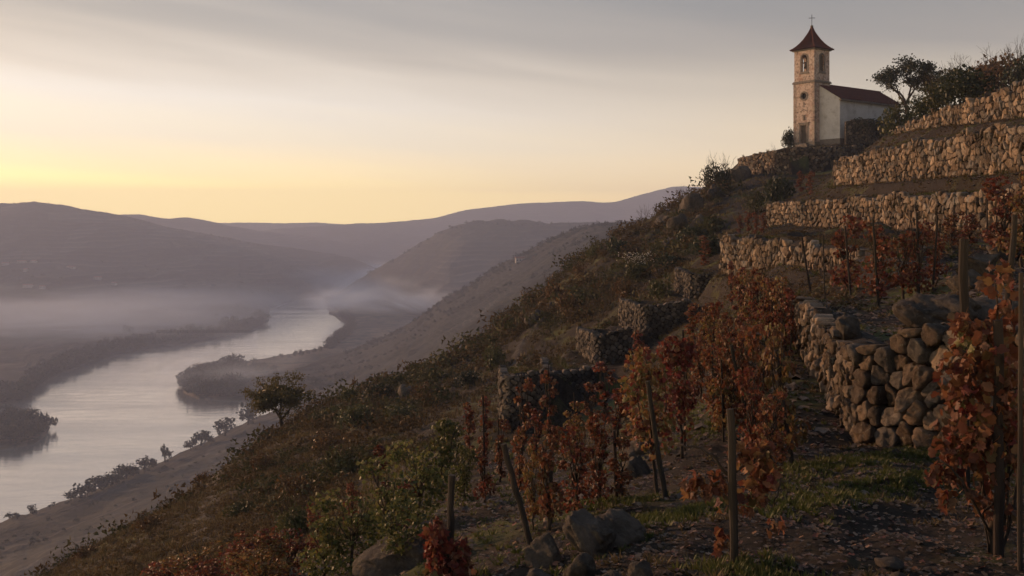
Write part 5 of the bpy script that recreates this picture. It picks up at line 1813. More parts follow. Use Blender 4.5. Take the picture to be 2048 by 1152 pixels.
rock(1180, 1105, 110, 80, 'tall split grey boulder in the group at the bottom centre', 1, sub=5, lo=4.5, hi=12, sink=.2)
rock(1235, 1085, 130, 58, 'long flat grey boulder right behind the tall split one', 2, sub=5, lo=4.5, hi=12, rot=.1, sink=.2)
rock(1160, 1140, 66, 50, 'rounded grey boulder at the foot of the tall split one', 3, sub=4, lo=4.5, hi=12, sink=.2)
rock(1090, 1130, 84, 54, 'half buried mossy boulder left of the tall split one', 4, sub=4, lo=4.5, hi=12, sink=.4)
rock(1078, 1160, 64, 34, 'low boulder at the bottom edge under the mossy one', 5, sub=4, lo=4.5, hi=12, sink=.4)
rock(1282, 1165, 62, 46, 'small pointed boulder at the bottom edge right of the boulder group', 6, sub=4, lo=4.5, hi=12)
rock(1225, 1160, 60, 30, 'flat boulder between the rounded and the small pointed one at the bottom edge', 16, sub=4, lo=4.5, hi=12)
rock(1786, 1118, 58, 20, 'small flat slab lying on bare soil near the bottom right', 7, sub=3, lo=4.5, hi=12, sink=.15)
rock(1800, 1146, 40, 24, 'small stone beside the flat slab at the bottom edge', 8, sub=3, lo=4.5, hi=12)
rock(800, 1152, 190, 62, 'dark earthy rock ledge at the bottom edge left of the crimson vine', 17, sub=5, lo=5, hi=20, sink=.3, rot=-.35)
rock(1878, 645, 165, 58, 'huge domed boulder capping the near stone wall under the twin stakes', 9, sub=5, Y=11.6, sink=.25, rot=.05)
rock(1990, 640, 150, 50, 'long dark boulder right behind the domed one', 10, sub=4, Y=12.4, sink=.3, rot=-.04)
rock(1965, 560, 90, 50, 'rugged rock with sunlit crest right of the grey post', 11, sub=5, lo=12, hi=22)
rock(1935, 580, 70, 40, 'rock leaning against the rugged crest rock beside the grey post', 12, sub=4, lo=12, hi=22)
rock(2020, 520, 80, 36, 'dark rock at the right edge under the tall red vine', 13, sub=4, lo=14, hi=26)
rock(1700, 668, 52, 38, 'sunlit loose stone lying on the corner of the near wall', 14, sub=4, Y=13.4)
rock(1765, 716, 130, 34, 'flat overhanging capstone at the corner of the near wall', 15, sub=5, Y=12.0, rot=.06, mat=M_DARKST)
rock(1285, 915, 80, 40, 'pale streaked rock under the big red and yellow vine', 18, sub=4, lo=8, hi=24, sink=.4)
rock(1270, 960, 70, 44, 'green mossy rock below the pale streaked one', 19, sub=4, lo=7, hi=20, sink=.4)
OUT = [(1405, 470, 50, 46, 'dark crag left of the red vine terrace'), (1382, 430, 44, 46, 'steep grey crag under the short pale wall'), (1360, 470, 46, 40, 'grey crag on the skyline slope below the bare shrub'), (1345, 500, 44, 34, 'low crag above the dark green bushes'),
       (1430, 405, 40, 34, 'dark rock under the short pale rubble wall'), (1328, 455, 30, 22, 'small crag on the skyline beside the bare shrub'), (1068, 655, 40, 30, 'dark rock on the slope below the tiny conifer'), (1024, 640, 28, 20, 'dark rock on the skyline at the tiny conifer'),
       (870, 748, 30, 20, 'rock tip on the skyline left of the terrace ends'), (945, 708, 22, 22, 'small rock spike on the skyline of the brushy slope'), (815, 790, 40, 26, 'bushy rock on the skyline between the lone tree and the spike'),
       (535, 880, 44, 36, 'dark broken rock face under the lone tree'), (1110, 620, 34, 20, 'rock on the brushy slope above the path'), (1215, 700, 50, 24, 'stone heap beside the crumbling wall stub'), (1480, 350, 46, 30, 'rock under the rubble wall left of the chapel'),
       (1555, 395, 26, 50, 'sunlit standing rock at the left side of the round green bush')]
for i, (px, py, w, h, lab) in enumerate(OUT):
    if i < 6: w, h = w * 1.2, h * 1.0
    rock(px, py, w, h * .9, lab, 30 + i, lo=30, hi=140, sub=4, sink=.4)

# ---- shrubs


def clump(rs, n, lumps, leaf, r=1.0, hz=.8, T=LEAF2):
    c = rs.normal(size=(lumps, 3)); c /= np.linalg.norm(c, axis=1)[:, None]
    c *= rs.uniform(.2, .72, lumps)[:, None] * r
    c[:, 2] = np.abs(c[:, 2]) * hz + .25
    lr = rs.uniform(.22, .46, lumps) * r
    k = rs.choice(lumps, n, p=lr ** 2 / (lr ** 2).sum())
    d = rs.normal(size=(n, 3)); d /= np.linalg.norm(d, axis=1)[:, None]
    pos = c[k] + d * (lr[k] * rs.uniform(.4, 1.08, n) ** .5)[:, None] * np.array([1, 1, .8])
    pos[:, 2] = np.maximum(pos[:, 2], .02)
    return stamp(T[0], T[1], pos, rot_from(rs, n), rs.uniform(.6, 1.3, n) * leaf)


def twigs(rs, n, r=1.0, h=1.2, thick=.01, fork=2):
    """Bare upright twigs as thin three-sided bars, forked."""
    Vs, Fs = [], []
    b = 0
    def bar(p, q, t0, t1):
        nonlocal b
        d = q - p
        a = np.cross(d, [0.3, .2, .9]); a /= np.linalg.norm(a) + 1e-9
        c = np.cross(d, a); c /= np.linalg.norm(c) + 1e-9
        for pt, t in ((p, t0), (q, t1)):
            for k in range(3):
                an = k * 2.094
                Vs.append(pt + (a * math.cos(an) + c * math.sin(an)) * t)
        for k in range(3):
            Fs.append((b + k, b + (k + 1) % 3, b + 3 + (k + 1) % 3, b + 3 + k))
        b += 6
    def grow(p, d, l, t, lev):
        q = p + d * l
        bar(p, q, t, t * .6)
        if lev > 0:
            for _ in range(rs.randint(2, 4)):
                e = d + rs.normal(0, .42, 3); e[2] += .15; e /= np.linalg.norm(e)
                grow(q, e, l * rs.uniform(.5, .8), t * .6, lev - 1)
    for i in range(n):
        a = rs.uniform(0, 6.28); rr_ = rs.uniform(0, .25) * r
        d = np.array([math.cos(a) * r * .6, math.sin(a) * r * .6, h * .9]); d += rs.normal(0, .15, 3); d /= np.linalg.norm(d)
        grow(np.array([math.cos(a) * rr_, math.sin(a) * rr_, 0]), d, h * .42, thick, fork)
    return np.array(Vs), [np.array(Fs)]


SHR = {}


def shrub_mesh(kind, v, mat):
    key = (kind, v, mat.name)
    if key in SHR: return SHR[key]
    rs = np.random.RandomState(200 + v * 7 + len(kind))
    if kind == 'round': V, f = clump(rs, 1300, 16, .14)
    elif kind == 'fine': V, f = clump(rs, 1800, 20, .09)
    elif kind == 'loose': V, f = clump(rs, 700, 12, .12, hz=1.1)
    SHR[key] = np_mesh('foliage', V, f, mat)
    return SHR[key]


TW = {}
for v in range(3):
    TW[v] = np_mesh('twigs', *twigs(np.random.RandomState(60 + v), 9, 1, 1.3, .014, 3), M_BARK)


def shrub(px, base, w, h, label, kind='round', mat=None, lo=20, hi=160, twig=False, cat='bush', name='bush', group=None, Y=None):
    mat = mat or M_OLIVE
    if Y is None: x, Y, z = spot(px, base, lo, hi)
    else:
        x = (px - CX) / F * Y; z = P(px, base, Y)[2]
    root = empty(name, (x, Y, z - .05), rnd.uniform(0, 6.28))
    root.scale = (w / 2 / F * Y,) * 2 + (h / F * Y / 1.15,)
    tag(root, label, cat, group)
    if kind != 'bare':
        tag(link('foliage', shrub_mesh(kind, rnd.randint(0, 2), mat), root), kind='stuff')
    if twig or kind == 'bare':
        link('twigs', TW[rnd.randint(0, 2)], root)
    if kind not in ('bare',) and not twig:
        bm = bmesh.new()
        for k in range(4):
            a = k * 1.6 + rnd.uniform(0, 1)
            tube(bm, [Vector((0, 0, -.1)), Vector((math.cos(a) * .2, math.sin(a) * .2, .35)), Vector((math.cos(a) * .5, math.sin(a) * .5, .7))], [.04, .03, .012], 5)
        link('stems', to_mesh(bm, 'stems', M_BARK), root)
    return root


for px, base, w, h, lab, kind, mat, tw_, lo, hi in [
    (1440, 388, 78, 70, 'round dark bush with bare shoots on the skyline left of the chapel yard', 'fine', M_DKGREEN, True, 90, 130),
    (1415, 395, 50, 60, 'reddish bare brush beside the round dark skyline bush', 'bare', M_RUST, True, 90, 130),
    (1556, 404, 70, 62, 'round glossy green bush below the curved bastion wall', 'round', M_DKGREEN, False, 75, 112),
    (1556, 302, 62, 60, 'bare thin shrub on the skyline left of the bell tower', 'bare', M_RUST, True, 110, 150),
    (1360, 425, 44, 40, 'bare dark shrub on the rocky skyline', 'bare', M_RUST, True, 80, 125),
    (1295, 482, 50, 56, 'bare round shrub on the skyline right of the dark green bush', 'bare', M_RUST, True, 85, 125),
    (1238, 520, 62, 54, 'round dark green bush on the skyline of the slope', 'round', M_DKGREEN, False, 80, 125),
    (1190, 530, 44, 44, 'loose olive bush left of the round dark green one', 'loose', M_OLIVE, True, 80, 125),
    (1158, 560, 40, 36, 'small ochre bush on the skyline below the olive one', 'loose', M_RUST, True, 80, 120),
    (1112, 605, 60, 62, 'ochre and green feathery bush on the skyline', 'loose', M_RUST, True, 70, 120),
    (1140, 640, 70, 60, 'feathery ochre bush lower down the brushy slope', 'loose', M_RUST, True, 60, 110),
    (1200, 645, 90, 80, 'grey leafless shrub in the middle of the brushy slope', 'bare', M_RUST, True, 55, 100),
    (1275, 575, 70, 56, 'bush with whitish seed heads in the middle of the slope', 'loose', M_OLIVE, True, 60, 110),
    (1385, 490, 70, 46, 'dark green bush under the steep crag', 'round', M_DKGREEN, False, 60, 110),
    (1415, 515, 76, 48, 'dark green bush left of the brown rubble wall', 'round', M_DKGREEN, False, 50, 100),
    (1340, 540, 70, 44, 'dark green bush above the uppermost wall stub, left part', 'round', M_DKGREEN, False, 55, 105),
    (1320, 600, 70, 56, 'olive bush left of the uppermost dark wall stub', 'loose', M_OLIVE, False, 50, 100),
    (1510, 425, 56, 50, 'ochre brush between the rocks and the second sunlit wall', 'loose', M_OLIVE, True, 60, 110),
    (1425, 465, 50, 44, 'small green bush under the short pale wall', 'round', M_OLIVE, False, 60, 115),
    (1245, 610, 70, 50, 'brown brush above the grassy topped wall stub', 'loose', M_RUST, True, 50, 100),
    (1025, 632, 14, 34, 'tiny conifer standing alone on the skyline of the brushy slope', 'loose', M_DKGREEN, True, 70, 120),
    (985, 735, 70, 60, 'dark olive brush above the lowest wall ends', 'loose', M_OLIVE, False, 50, 100),
    (640, 850, 60, 40, 'low green bush right beside the lone tree', 'loose', M_OLIVE, False, 60, 110),
    (700, 812, 46, 34, 'round bush on the skyline right of the lone tree', 'round', M_OLIVE, False, 60, 110),
    (760, 800, 70, 36, 'dark mossy bush on the skyline rock', 'round', M_DKGREEN, False, 60, 110),
    (720, 860, 110, 60, 'grey green thicket bush behind the lone tree trunk', 'fine', M_OLIVE, False, 50, 100),
    (800, 850, 100, 50, 'dark green thicket bush in the middle of the left slope', 'fine', M_OLIVE, False, 45, 95),
    (600, 1000, 110, 66, 'ochre brush below the lone tree', 'loose', M_RUST, True, 25, 80),
    (590, 1075, 110, 90, 'olive green tall bush above the crimson vine patch', 'fine', M_OLIVE, True, 14, 50),
    (680, 960, 110, 80, 'greenish feathery bush left of the thicket vines', 'loose', M_OLIVE, True, 18, 60),
    (900, 735, 60, 34, 'dark low bush on the skyline right of the small rock spike', 'round', M_DKGREEN, False, 55, 110),
    (1000, 655, 54, 40, 'olive bush on the skyline above the path', 'loose', M_OLIVE, True, 60, 115),
    (1060, 615, 50, 34, 'ochre low bush on the skyline under the tiny conifer', 'loose', M_RUST, True, 60, 118),
    (860, 800, 80, 44, 'ochre brush in the middle of the left slope', 'loose', M_RUST, True, 45, 95),
    (940, 770, 80, 44, 'dark green bush left above the lowest wall end', 'fine', M_DKGREEN, False, 45, 95),
    (660, 905, 90, 44, 'rusty brush midway between the lone tree and the thicket', 'loose', M_RUST, True, 30, 80),
    (520, 950, 70, 40, 'rusty bush on the edge below the rock face', 'loose', M_RUST, True, 30, 80),
    (480, 1030, 80, 44, 'olive bush beside the lower path', 'loose', M_OLIVE, True, 20, 60),
    (300, 1060, 70, 36, 'rusty bush on the lower left edge of the slope', 'loose', M_RUST, True, 25, 80),
    (170, 1110, 60, 30, 'low rusty brush at the lower left skyline', 'loose', M_RUST, True, 25, 80),
    (410, 960, 60, 26, 'rusty brush on the skyline left of the path', 'loose', M_RUST, True, 30, 90),
    (1930, 200, 140, 92, 'dark brown thicket bush on the hill crest, second from the right edge', 'fine', M_DKGREEN, True, 55, 110),
    (2010, 185, 150, 96, 'rusty thicket bush on the hill crest at the right edge', 'fine', M_RUST, True, 55, 110),
    (1885, 215, 110, 84, 'grey green bush on the hill crest beside the small olive tree', 'fine', M_OLIVE, True, 60, 115),
    (2055, 175, 110, 90, 'dark thicket bush cut by the right edge on the hill crest', 'fine', M_DKGREEN, True, 55, 110),
    (1850, 238, 80, 60, 'brown leafy bush at the foot of the small olive tree', 'fine', M_DKGREEN, True, 60, 115),
    (1965, 175, 120, 80, 'dark bush peeping over the hill crest between two thickets', 'fine', M_DKGREEN, True, 65, 120),
    (1798, 262, 100, 80, 'low olive brush hiding the far end of the chapel', 'loose', M_OLIVE, True, 70, 120),
    (1725, 262, 70, 30, 'dark ivy mound on top of the dry wall beside the chapel', 'round', M_DKGREEN, False, 0, 0),
    (1578, 296, 30, 44, 'dark ivy covered bush against the left side of the bell tower', 'round', M_DKGREEN, False, 0, 0),
    (1480, 322, 30, 14, 'low dry brush on the skyline wall left of the chapel', 'bare', M_RUST, True, 100, 140),
]:
    Yf = {1725: 125.5, 1578: 131}.get(px)
    shrub(px, base, w, h, lab, kind, mat, lo, hi, tw_, Y=Yf)
# pale seed heads on the whitish bush
rs = np.random.RandomState(9)
x, Y, z = spot(1275, 575, 60, 110)
pos = np.stack([rs.normal(0, .6, 260), rs.normal(0, .5, 260), 1.3 + rs.uniform(0, .9, 260)], -1) + np.array([x, Y, z])
V, f = stamp(LEAF2[0], LEAF2[1], pos, rot_from(rs, 260), rs.uniform(.04, .11, 260))
tag(link('seed_heads', np_mesh('seed_heads', V, f, M_WHITEFL)), kind='stuff')

# ---- trees


def tree_parts(seed, h, crown_r, trunk_h, levels=4, thick=.03, leaf=.16, nleaf=46, spread=.75, up=.25, fill=0):
    """Tapered forking limbs with leaf sprays at their ends."""
    rs = np.random.RandomState(seed)
    bmt, bml = bmesh.new(), bmesh.new()
    tips = []
    def grow(p, d, l, t, lev, bm):
        pts = [Vector(p)]
        dd = np.array(d)
        for i in range(3):
            dd = dd + rs.normal(0, .14, 3); dd /= np.linalg.norm(dd)
            pts.append(pts[-1] + Vector(dd) * l / 3)
        tube(bm, pts, [t, t * .88, t * .76, t * .64], 7 if lev > 2 else 4)
        if lev <= 2: tips.extend([np.array(pts[-1]), np.array(pts[-2])])
        if lev > 0:
            for k in range(rs.randint(2, 4)):
                a = rs.uniform(0, 6.28)
                e = dd * .55 + np.array([math.cos(a) * spread, math.sin(a) * spread, rs.uniform(-.1, .5) + up]); e /= np.linalg.norm(e)
                grow(pts[-1], e, l * rs.uniform(.62, .85), t * .6, lev - 1, bml)
    trunk_top = Vector((rs.uniform(-.1, .1) * trunk_h, 0, trunk_h))
    tp = [Vector((0, 0, -.3)), Vector((rs.uniform(-.05, .05), 0, trunk_h * .5)), trunk_top]
    tube(bmt, tp, [thick * h * 1.3, thick * h, thick * h * .85], 9)
    for k in range(4):
        a = k * 1.57 + rs.uniform(0, 1)
        e = np.array([math.cos(a) * spread * 1.1, math.sin(a) * spread * 1.1, .8]); e /= np.linalg.norm(e)
        grow(trunk_top, e, (h - trunk_h) * .34, thick * h * .6, levels - 1, bml)
    tips = np.array(tips)
    if fill:
        m = fill
        a = rs.uniform(0, 6.28, m); cz = rs.uniform(-.5, 1, m); rr_ = np.sqrt(np.maximum(0, 1 - (np.abs(cz)) ** 2.2)) * rs.uniform(.55, 1.0, m)
        ex = np.stack([np.cos(a) * rr_ * crown_r * 1.12, np.sin(a) * rr_ * crown_r * 1.12, h * .60 + cz * h * .38], -1)
        tips = np.concatenate([tips, ex])
    n = len(tips) * nleaf
    k = np.repeat(np.arange(len(tips)), nleaf)
    pos = tips[k] + rs.normal(0, 1, (n, 3)) * crown_r * np.array([.10, .10, .055])
    V, f = stamp(LEAF2[0], LEAF2[1], pos, rot_from(rs, n), rs.uniform(.6, 1.3, n) * leaf)
    return bmt, bml, V, f


def tree(px, base, hpx, label, seed, mat, Y=None, lo=20, hi=160, name='tree', squash=1.0, **kw):
    if Y is None: x, Y, z = spot(px, base, lo, hi)
    else:
        x = (px - CX) / F * Y; z = P(px, base, Y)[2]
    h = hpx / F * Y
    bmt, bml, V, f = tree_parts(seed, h, kw.pop('crown', h * .45), h * kw.pop('trunk', .25), **kw)
    zmax = np.percentile(V[:, 2], 98.5); s = h / zmax
    root = empty(name, (x, Y, z))
    root.scale = (s * squash, s * squash, s)
    tag(root, label, 'tree')
    link('trunk', to_mesh(bmt, 'trunk', M_BARK), root); link('limbs', to_mesh(bml, 'limbs', M_BARK), root)
    tag(link('crown', np_mesh('crown', V, f, mat), root), kind='stuff')
    return root


M_TREE = leaf_mat('tree_leaves', ramp_m([(.045, .045, .017), (.075, .065, .022), (.11, .085, .027), (.055, .052, .02), (.13, .09, .03)]), transl=.35, patch=.4)
tree(564, 852, 126, 'lone round-crowned oak on the edge of the slope above the river', 71, M_TREE, lo=55, hi=100, trunk=.30, nleaf=40, leaf=.15, spread=.95, up=.08, squash=.92, fill=52, crown=2.5)
tree(1815, 252, 132, 'small open-crowned olive tree right of the chapel', 72, M_DKGREEN, lo=70, hi=118, trunk=.3, nleaf=26, leaf=.20, spread=.7, up=.2)
tree(1868, 218, 100, 'slender olive tree on the crest between the open tree and the thicket', 73, M_OLIVE, lo=70, hi=118, trunk=.25, nleaf=30, leaf=.20, spread=.7, up=.3)
# ------------------------------------------------------------------ ground cover, riverside trees, far houses
LEAF1 = (np.array([(-.30, 0, 0), (.30, .1, .05), (.04, 1.0, .08)], float), [[(0, 1, 2)]])
BLADE1 = (np.array([(-.07, 0, 0), (.07, 0, 0), (0, .32, 1.0)], float), [[(0, 1, 2)]])
TUFTS = []
for v in range(4):
    rs = np.random.RandomState(300 + v)
    TUFTS.append(clump(rs, 72, 7, .19, hz=.7, T=LEAF1))
LOWT = []
for v in range(3):
    LOWT.append(clump(np.random.RandomState(340 + v), 24, 5, .30, hz=.5, T=LEAF1))
SPIKY, FARSP = [], []
for v in range(6):
    rs = np.random.RandomState(320 + v)
    n = 20 if v < 3 else 18
    a = rs.uniform(0, 6.28, n)
    pos = np.stack([np.cos(a) * rs.uniform(0, .35, n), np.sin(a) * rs.uniform(0, .35, n), np.zeros(n)], -1)
    R = np.zeros((n, 3, 3))
    ca, sa = np.cos(a), np.sin(a)
    R[:, 0, 0] = -sa; R[:, 1, 0] = ca; R[:, 0, 1] = ca; R[:, 1, 1] = sa; R[:, 2, 2] = 1
    B_ = BLADE if v < 3 else BLADE1
    (SPIKY if v < 3 else FARSP).append(stamp(B_[0], B_[1], pos, R, rs.uniform(.5, 1.1, n)))


def scatter(name, tmpl, x, y, size, mat, rs, zoff=-.02, hscale=1.0, z=None):
    """Many copies of a few templates joined in one mesh: what nobody could count."""
    z = ground(x, y) + zoff if z is None else z
    VV, FF, b = [], [], 0
    v = rs.randint(0, len(tmpl), len(x))
    for t in range(len(tmpl)):
        m = v == t
        if not m.any(): continue
        T, fs = tmpl[t]
        a = rs.uniform(0, 6.28, m.sum())
        s = size[m]
        ca, sa = np.cos(a), np.sin(a)
        R = np.zeros((m.sum(), 3, 3))
        R[:, 0, 0] = ca * s; R[:, 0, 1] = -sa * s; R[:, 1, 0] = sa * s; R[:, 1, 1] = ca * s; R[:, 2, 2] = s * hscale
        V = np.einsum('nij,kj->nki', R, T) + np.stack([x[m], y[m], z[m]], -1)[:, None]
        k = len(T); n = m.sum()
        for f in fs:
            f = np.asarray(f)
            FF.append((f[None] + (np.arange(n) * k)[:, None, None]).reshape(-1, f.shape[1]) + b)
        VV.append(V.reshape(-1, 3)); b += n * k
    me = np_mesh(name, np.concatenate(VV), FF, mat)
    return tag(link(name, me), kind='stuff')


def region(rs, n, px0, px1, Y0, Y1, power=1.0):
    """Points spread over the slope; power below 1 favours the near ground."""
    px = rs.uniform(px0, px1, n)
    Y = np.exp(rs.uniform(math.log(Y0), math.log(Y1), n)) if power == 0 else (Y0 ** (power + 1) + rs.uniform(0, 1, n) * (Y1 ** (power + 1) - Y0 ** (power + 1))) ** (1 / (power + 1))
    return (px - CX) / F * Y, Y, px


M_SC_RUST = leaf_mat('heath_rust', ramp_m([(0.072, 0.048, 0.023), (0.114, 0.070, 0.030), (0.054, 0.038, 0.020), (0.144, 0.094, 0.041), (0.084, 0.066, 0.032)]), transl=.2, rough=.85, patch=.22)
M_SC_GREEN = leaf_mat('heath_green', ramp_m([(.03, .036, .016), (.055, .058, .022), (.09, .075, .028), (.036, .04, .018), (.07, .055, .026)]), transl=.2, rough=.85, patch=.22)
M_DRYGR = leaf_mat('dry_grass', ramp_m([(0.115, 0.084, 0.043), (0.176, 0.124, 0.061), (0.081, 0.062, 0.032), (0.095, 0.085, 0.038), (0.203, 0.149, 0.081)]), transl=.3, rough=.8, patch=.4)
M_GRASS = leaf_mat('green_grass', ramp_m([(.045, .06, .016), (.075, .09, .024), (.11, .11, .032), (.055, .07, .02), (.13, .11, .04)]), transl=.35, patch=.8)
M_LITTER = leaf_mat('fallen_leaf', ramp_m([(.12, .06, .03), (.20, .11, .055), (.08, .045, .025), (.26, .18, .12), (.15, .05, .03), (.10, .08, .06)]), transl=.1)
M_PEB = stone_mat('pebbles', [(0, (.07, .055, .045)), (.4, (.13, .10, .08)), (.7, (.19, .155, .125)), (1, (.10, .08, .065))], 30)

def pebble(seed):
    r_ = np.random.RandomState(seed)
    V = np.array([(1, 0, 0), (-1, 0, 0), (0, 1, 0), (0, -1, 0), (0, 0, .6), (0, 0, -.6), (.6, .6, .35), (-.6, .6, .3), (-.6, -.6, .35), (.6, -.6, .3)], float) * r_.uniform(.7, 1.25, (10, 1))
    return V, [[(0, 6, 4), (6, 2, 4), (2, 7, 4), (7, 1, 4), (1, 8, 4), (8, 3, 4), (3, 9, 4), (9, 0, 4), (0, 6, 5), (6, 2, 5), (2, 7, 5), (7, 1, 5), (1, 8, 5), (8, 3, 5), (3, 9, 5), (9, 0, 5)]]


PEB = [pebble(i) for i in range(5)]

# wild slope to the left of the vineyard
rs = np.random.RandomState(77)
x, y, px = region(rs, 8600, 40, 1560, 22, 128, .55)
g = fbm(x / 7, y / 7, 3) + rs.normal(0, .12, len(x))
limit = np.interp(y, [22, 30, 40, 55, 70, 90, 128], [620, 860, 985, 1230, 1390, 1440, 1470])
path_pts = [[(452, 932), (436, 955), (420, 990), (404, 1040), (392, 1090)], [(1082, 650), (1050, 676), (1034, 705), (1040, 735)]]
PATHS = [[spot(a, b, 20, 110)[:2] for a, b in pl] for pl in path_pts]


def off_path(x, y, w=1.0):
    d = np.full(x.shape, 1e9)
    for pl in PATHS:
        for (ax, ay), (bx_, by_) in zip(pl, pl[1:]):
            vx, vy = bx_ - ax, by_ - ay
            t = np.clip(((x - ax) * vx + (y - ay) * vy) / (vx * vx + vy * vy), 0, 1)
            d = np.minimum(d, np.hypot(x - ax - t * vx, y - ay - t * vy))
    return d > w


keep = (px < limit) & (g > -.10) & off_path(x, y, .75)
x, y, g, px = x[keep], y[keep], g[keep], px[keep]
size = (.22 + .34 * rs.uniform(0, 1, len(x)) + .9 * rs.uniform(0, 1, len(x)) ** 6) * np.clip(y / 50, .5, 1.7)
m = (g + rs.normal(0, .1, len(g))) < .22
scatter('heath_scrub', TUFTS, x[m], y[m], size[m], M_SC_RUST, rs)
scatter('green_scrub', TUFTS, x[~m], y[~m], size[~m] * 1.15, M_SC_GREEN, rs)
x, y, px = region(rs, 9500, 40, 1600, 16, 128, .3)
limit = np.interp(y, [16, 30, 40, 55, 70, 90, 128], [760, 1000, 1100, 1250, 1450, 1560, 1600])
k = (px < limit) & off_path(x, y, .25)
x, y = x[k], y[k]
scatter('dry_grass', FARSP, x, y, rs.uniform(.18, .5, len(x)) * np.clip(y / 60, .5, 1.1), M_DRYGR, rs, hscale=.9)
M_PATH = surf('trodden_path', [(.3, (.025, .021, .018)), (.5, (.042, .035, .03)), (.7, (.065, .054, .045))], scale=2.5, bump=.8, bdist=.05)
for pl in PATHS:
    V = []
    fine = []
    for (ax, ay), (bx_, by_) in zip(pl, pl[1:]):
        for i in range(24): fine.append((ax + (bx_ - ax) * i / 24, ay + (by_ - ay) * i / 24))
    for i, (ax, ay) in enumerate(fine):
        j = min(i + 1, len(fine) - 1); k_ = max(i - 1, 0)
        dx, dy = fine[j][0] - fine[k_][0], fine[j][1] - fine[k_][1]; l_ = math.hypot(dx, dy); nx, ny = -dy / l_, dx / l_
        wd = .42 + .2 * math.sin(i * .7)
        for q in (-1, -.33, .33, 1):
            xx, yy = ax + nx * wd * q, ay + ny * wd * q
            V.append((xx, yy, gz(xx, yy) + (.05 if abs(q) < 1 else -.03)))
    tag(link('path', np_mesh('path', V, [grid_faces(len(fine), 4)], M_PATH, smooth=True)), kind='structure')
for k_, (r0, c0, c1) in enumerate([(9, 40, 215), (20, 95, 190), (5, 120, 232)]):
    a, b = NB[r0][c0:c1], NB[r0 + 1][c0:c1]
    w_ = (.28, .8, .22)[k_]
    V = np.concatenate([a + np.array([0, 0, .12]), a + (b - a) * w_ + np.array([0, 0, .12])])
    tag(link('dirt_track', np_mesh('dirt_track', V, [grid_faces(2, c1 - c0)], M_PATH, smooth=True)), kind='structure')
# between the vines: sparse weeds and dry tufts
x, y, px = region(rs, 4600, 700, 2300, 5, 42, 0)
g = fbm(x / 1.9 + 4, y / 1.9, 3)
k = g > -.02
scatter('weeds', SPIKY, x[k], y[k], rs.uniform(.04, .12, k.sum()) * np.clip(y[k] / 14, .8, 2), M_GRASS, rs, hscale=.8)
k = (g < -.02) & (g > -.3)
scatter('dry_tufts', SPIKY, x[k], y[k], rs.uniform(.04, .13, k.sum()) * np.clip(y[k] / 14, .8, 2.2), M_DRYGR, rs, hscale=.7)
# upper terraces
x, y, px = region(rs, 8000, 1380, 2300, 24, 130, .2)
k = px > np.interp(y, [24, 60, 90, 130], [1420, 1480, 1500, 1560])
g = fbm(x / 3, y / 3, 3)
k1 = k & (g > 0); k2 = k & (g <= 0)
scatter('terrace_grass', FARSP, x[k1], y[k1], rs.uniform(.10, .26, k1.sum()) * np.clip(y[k1] / 50, .6, 1.6), M_GRASS, rs, hscale=.6)
scatter('terrace_straw', FARSP, x[k2], y[k2], rs.uniform(.10, .28, k2.sum()) * np.clip(y[k2] / 50, .6, 1.6), M_SC_RUST, rs, hscale=.5)
def wall_dist(x, y):
    dw = np.full(x.shape, 9.0)
    for wl in WALLS.values():
        for i in range(len(wl.len)):
            a = wl.xy[i]; d = (wl.xy[i + 1] - a) / wl.len[i]
            t = np.clip((x - a[0]) * d[0] + (y - a[1]) * d[1], 0, wl.len[i])
            dw = np.minimum(dw, np.hypot(x - a[0] - t * d[0], y - a[1] - t * d[1]))
    return dw


x, y, px = region(rs, 11000, 1330, 2400, 24, 130, .2)
k = (px > np.interp(y, [20, 60, 90, 130], [1330, 1440, 1480, 1540])) & (fbm(x / 4 + 2, y / 4, 3) > -.3) & (wall_dist(x, y) > .42)
scatter('terrace_heath', LOWT, x[k], y[k], rs.uniform(.10, .34, k.sum()), M_SC_RUST, rs, hscale=.6)
x, y, px = region(rs, 4000, 1250, 1720, 18, 66, .4)
k = wall_dist(x, y) > .42
scatter('slope_heath', LOWT, x[k], y[k], rs.uniform(.10, .30, k.sum()), M_SC_RUST, rs, hscale=.6)
x, y, px = region(rs, 2200, 20, 700, 20, 62, .2)
scatter('edge_heath', TUFTS, x, y, rs.uniform(.10, .42, len(x)), M_SC_RUST, rs, hscale=.75)
x, y, px = region(rs, 5200, 20, 800, 14, 62, .1)
scatter('edge_grass', FARSP, x, y, rs.uniform(.10, .32, len(x)), M_DRYGR, rs, hscale=.8)
fx, fy, fz, fs_ = [], [], [], []
for key, n_ in (('A', 34), ('B', 34), ('C', 22), ('D', 30), ('E', 26), ('K', 20), ('G', 5), ('I', 6)):
    wl = WALLS[key]
    for _ in range(n_):
        u = rs.uniform(0, wl.cum[-1]); p, d, zt, zb = wl.at(u)
        fx.append(p[0] + d[1] * .05); fy.append(p[1] - d[0] * .05); fz.append(zb + (zt - zb) * rs.uniform(.15, 1.0)); fs_.append(rs.uniform(.05, .22) * (1 if key != 'E' else .4))
scatter('wall_weeds', TUFTS, np.array(fx), np.array(fy), np.array(fs_), M_SC_GREEN, rs, z=np.array(fz))
cx_, cy_, cz_, cs_ = [], [], [], []
wl = WALLS['E']
for _ in range(620):
    u = rs.uniform(0, wl.cum[-1] * .8); p, d, zt, zb = wl.at(u)
    o = rs.uniform(-.04, .035)
    cx_.append(p[0] + d[1] * o); cy_.append(p[1] - d[0] * o); cz_.append(zb + (zt - zb) * rs.uniform(.02, .98)); cs_.append(rs.uniform(.018, .05))
scatter('wall_chips', PEB, np.array(cx_), np.array(cy_), np.array(cs_), M_STONE, rs, z=np.array(cz_))
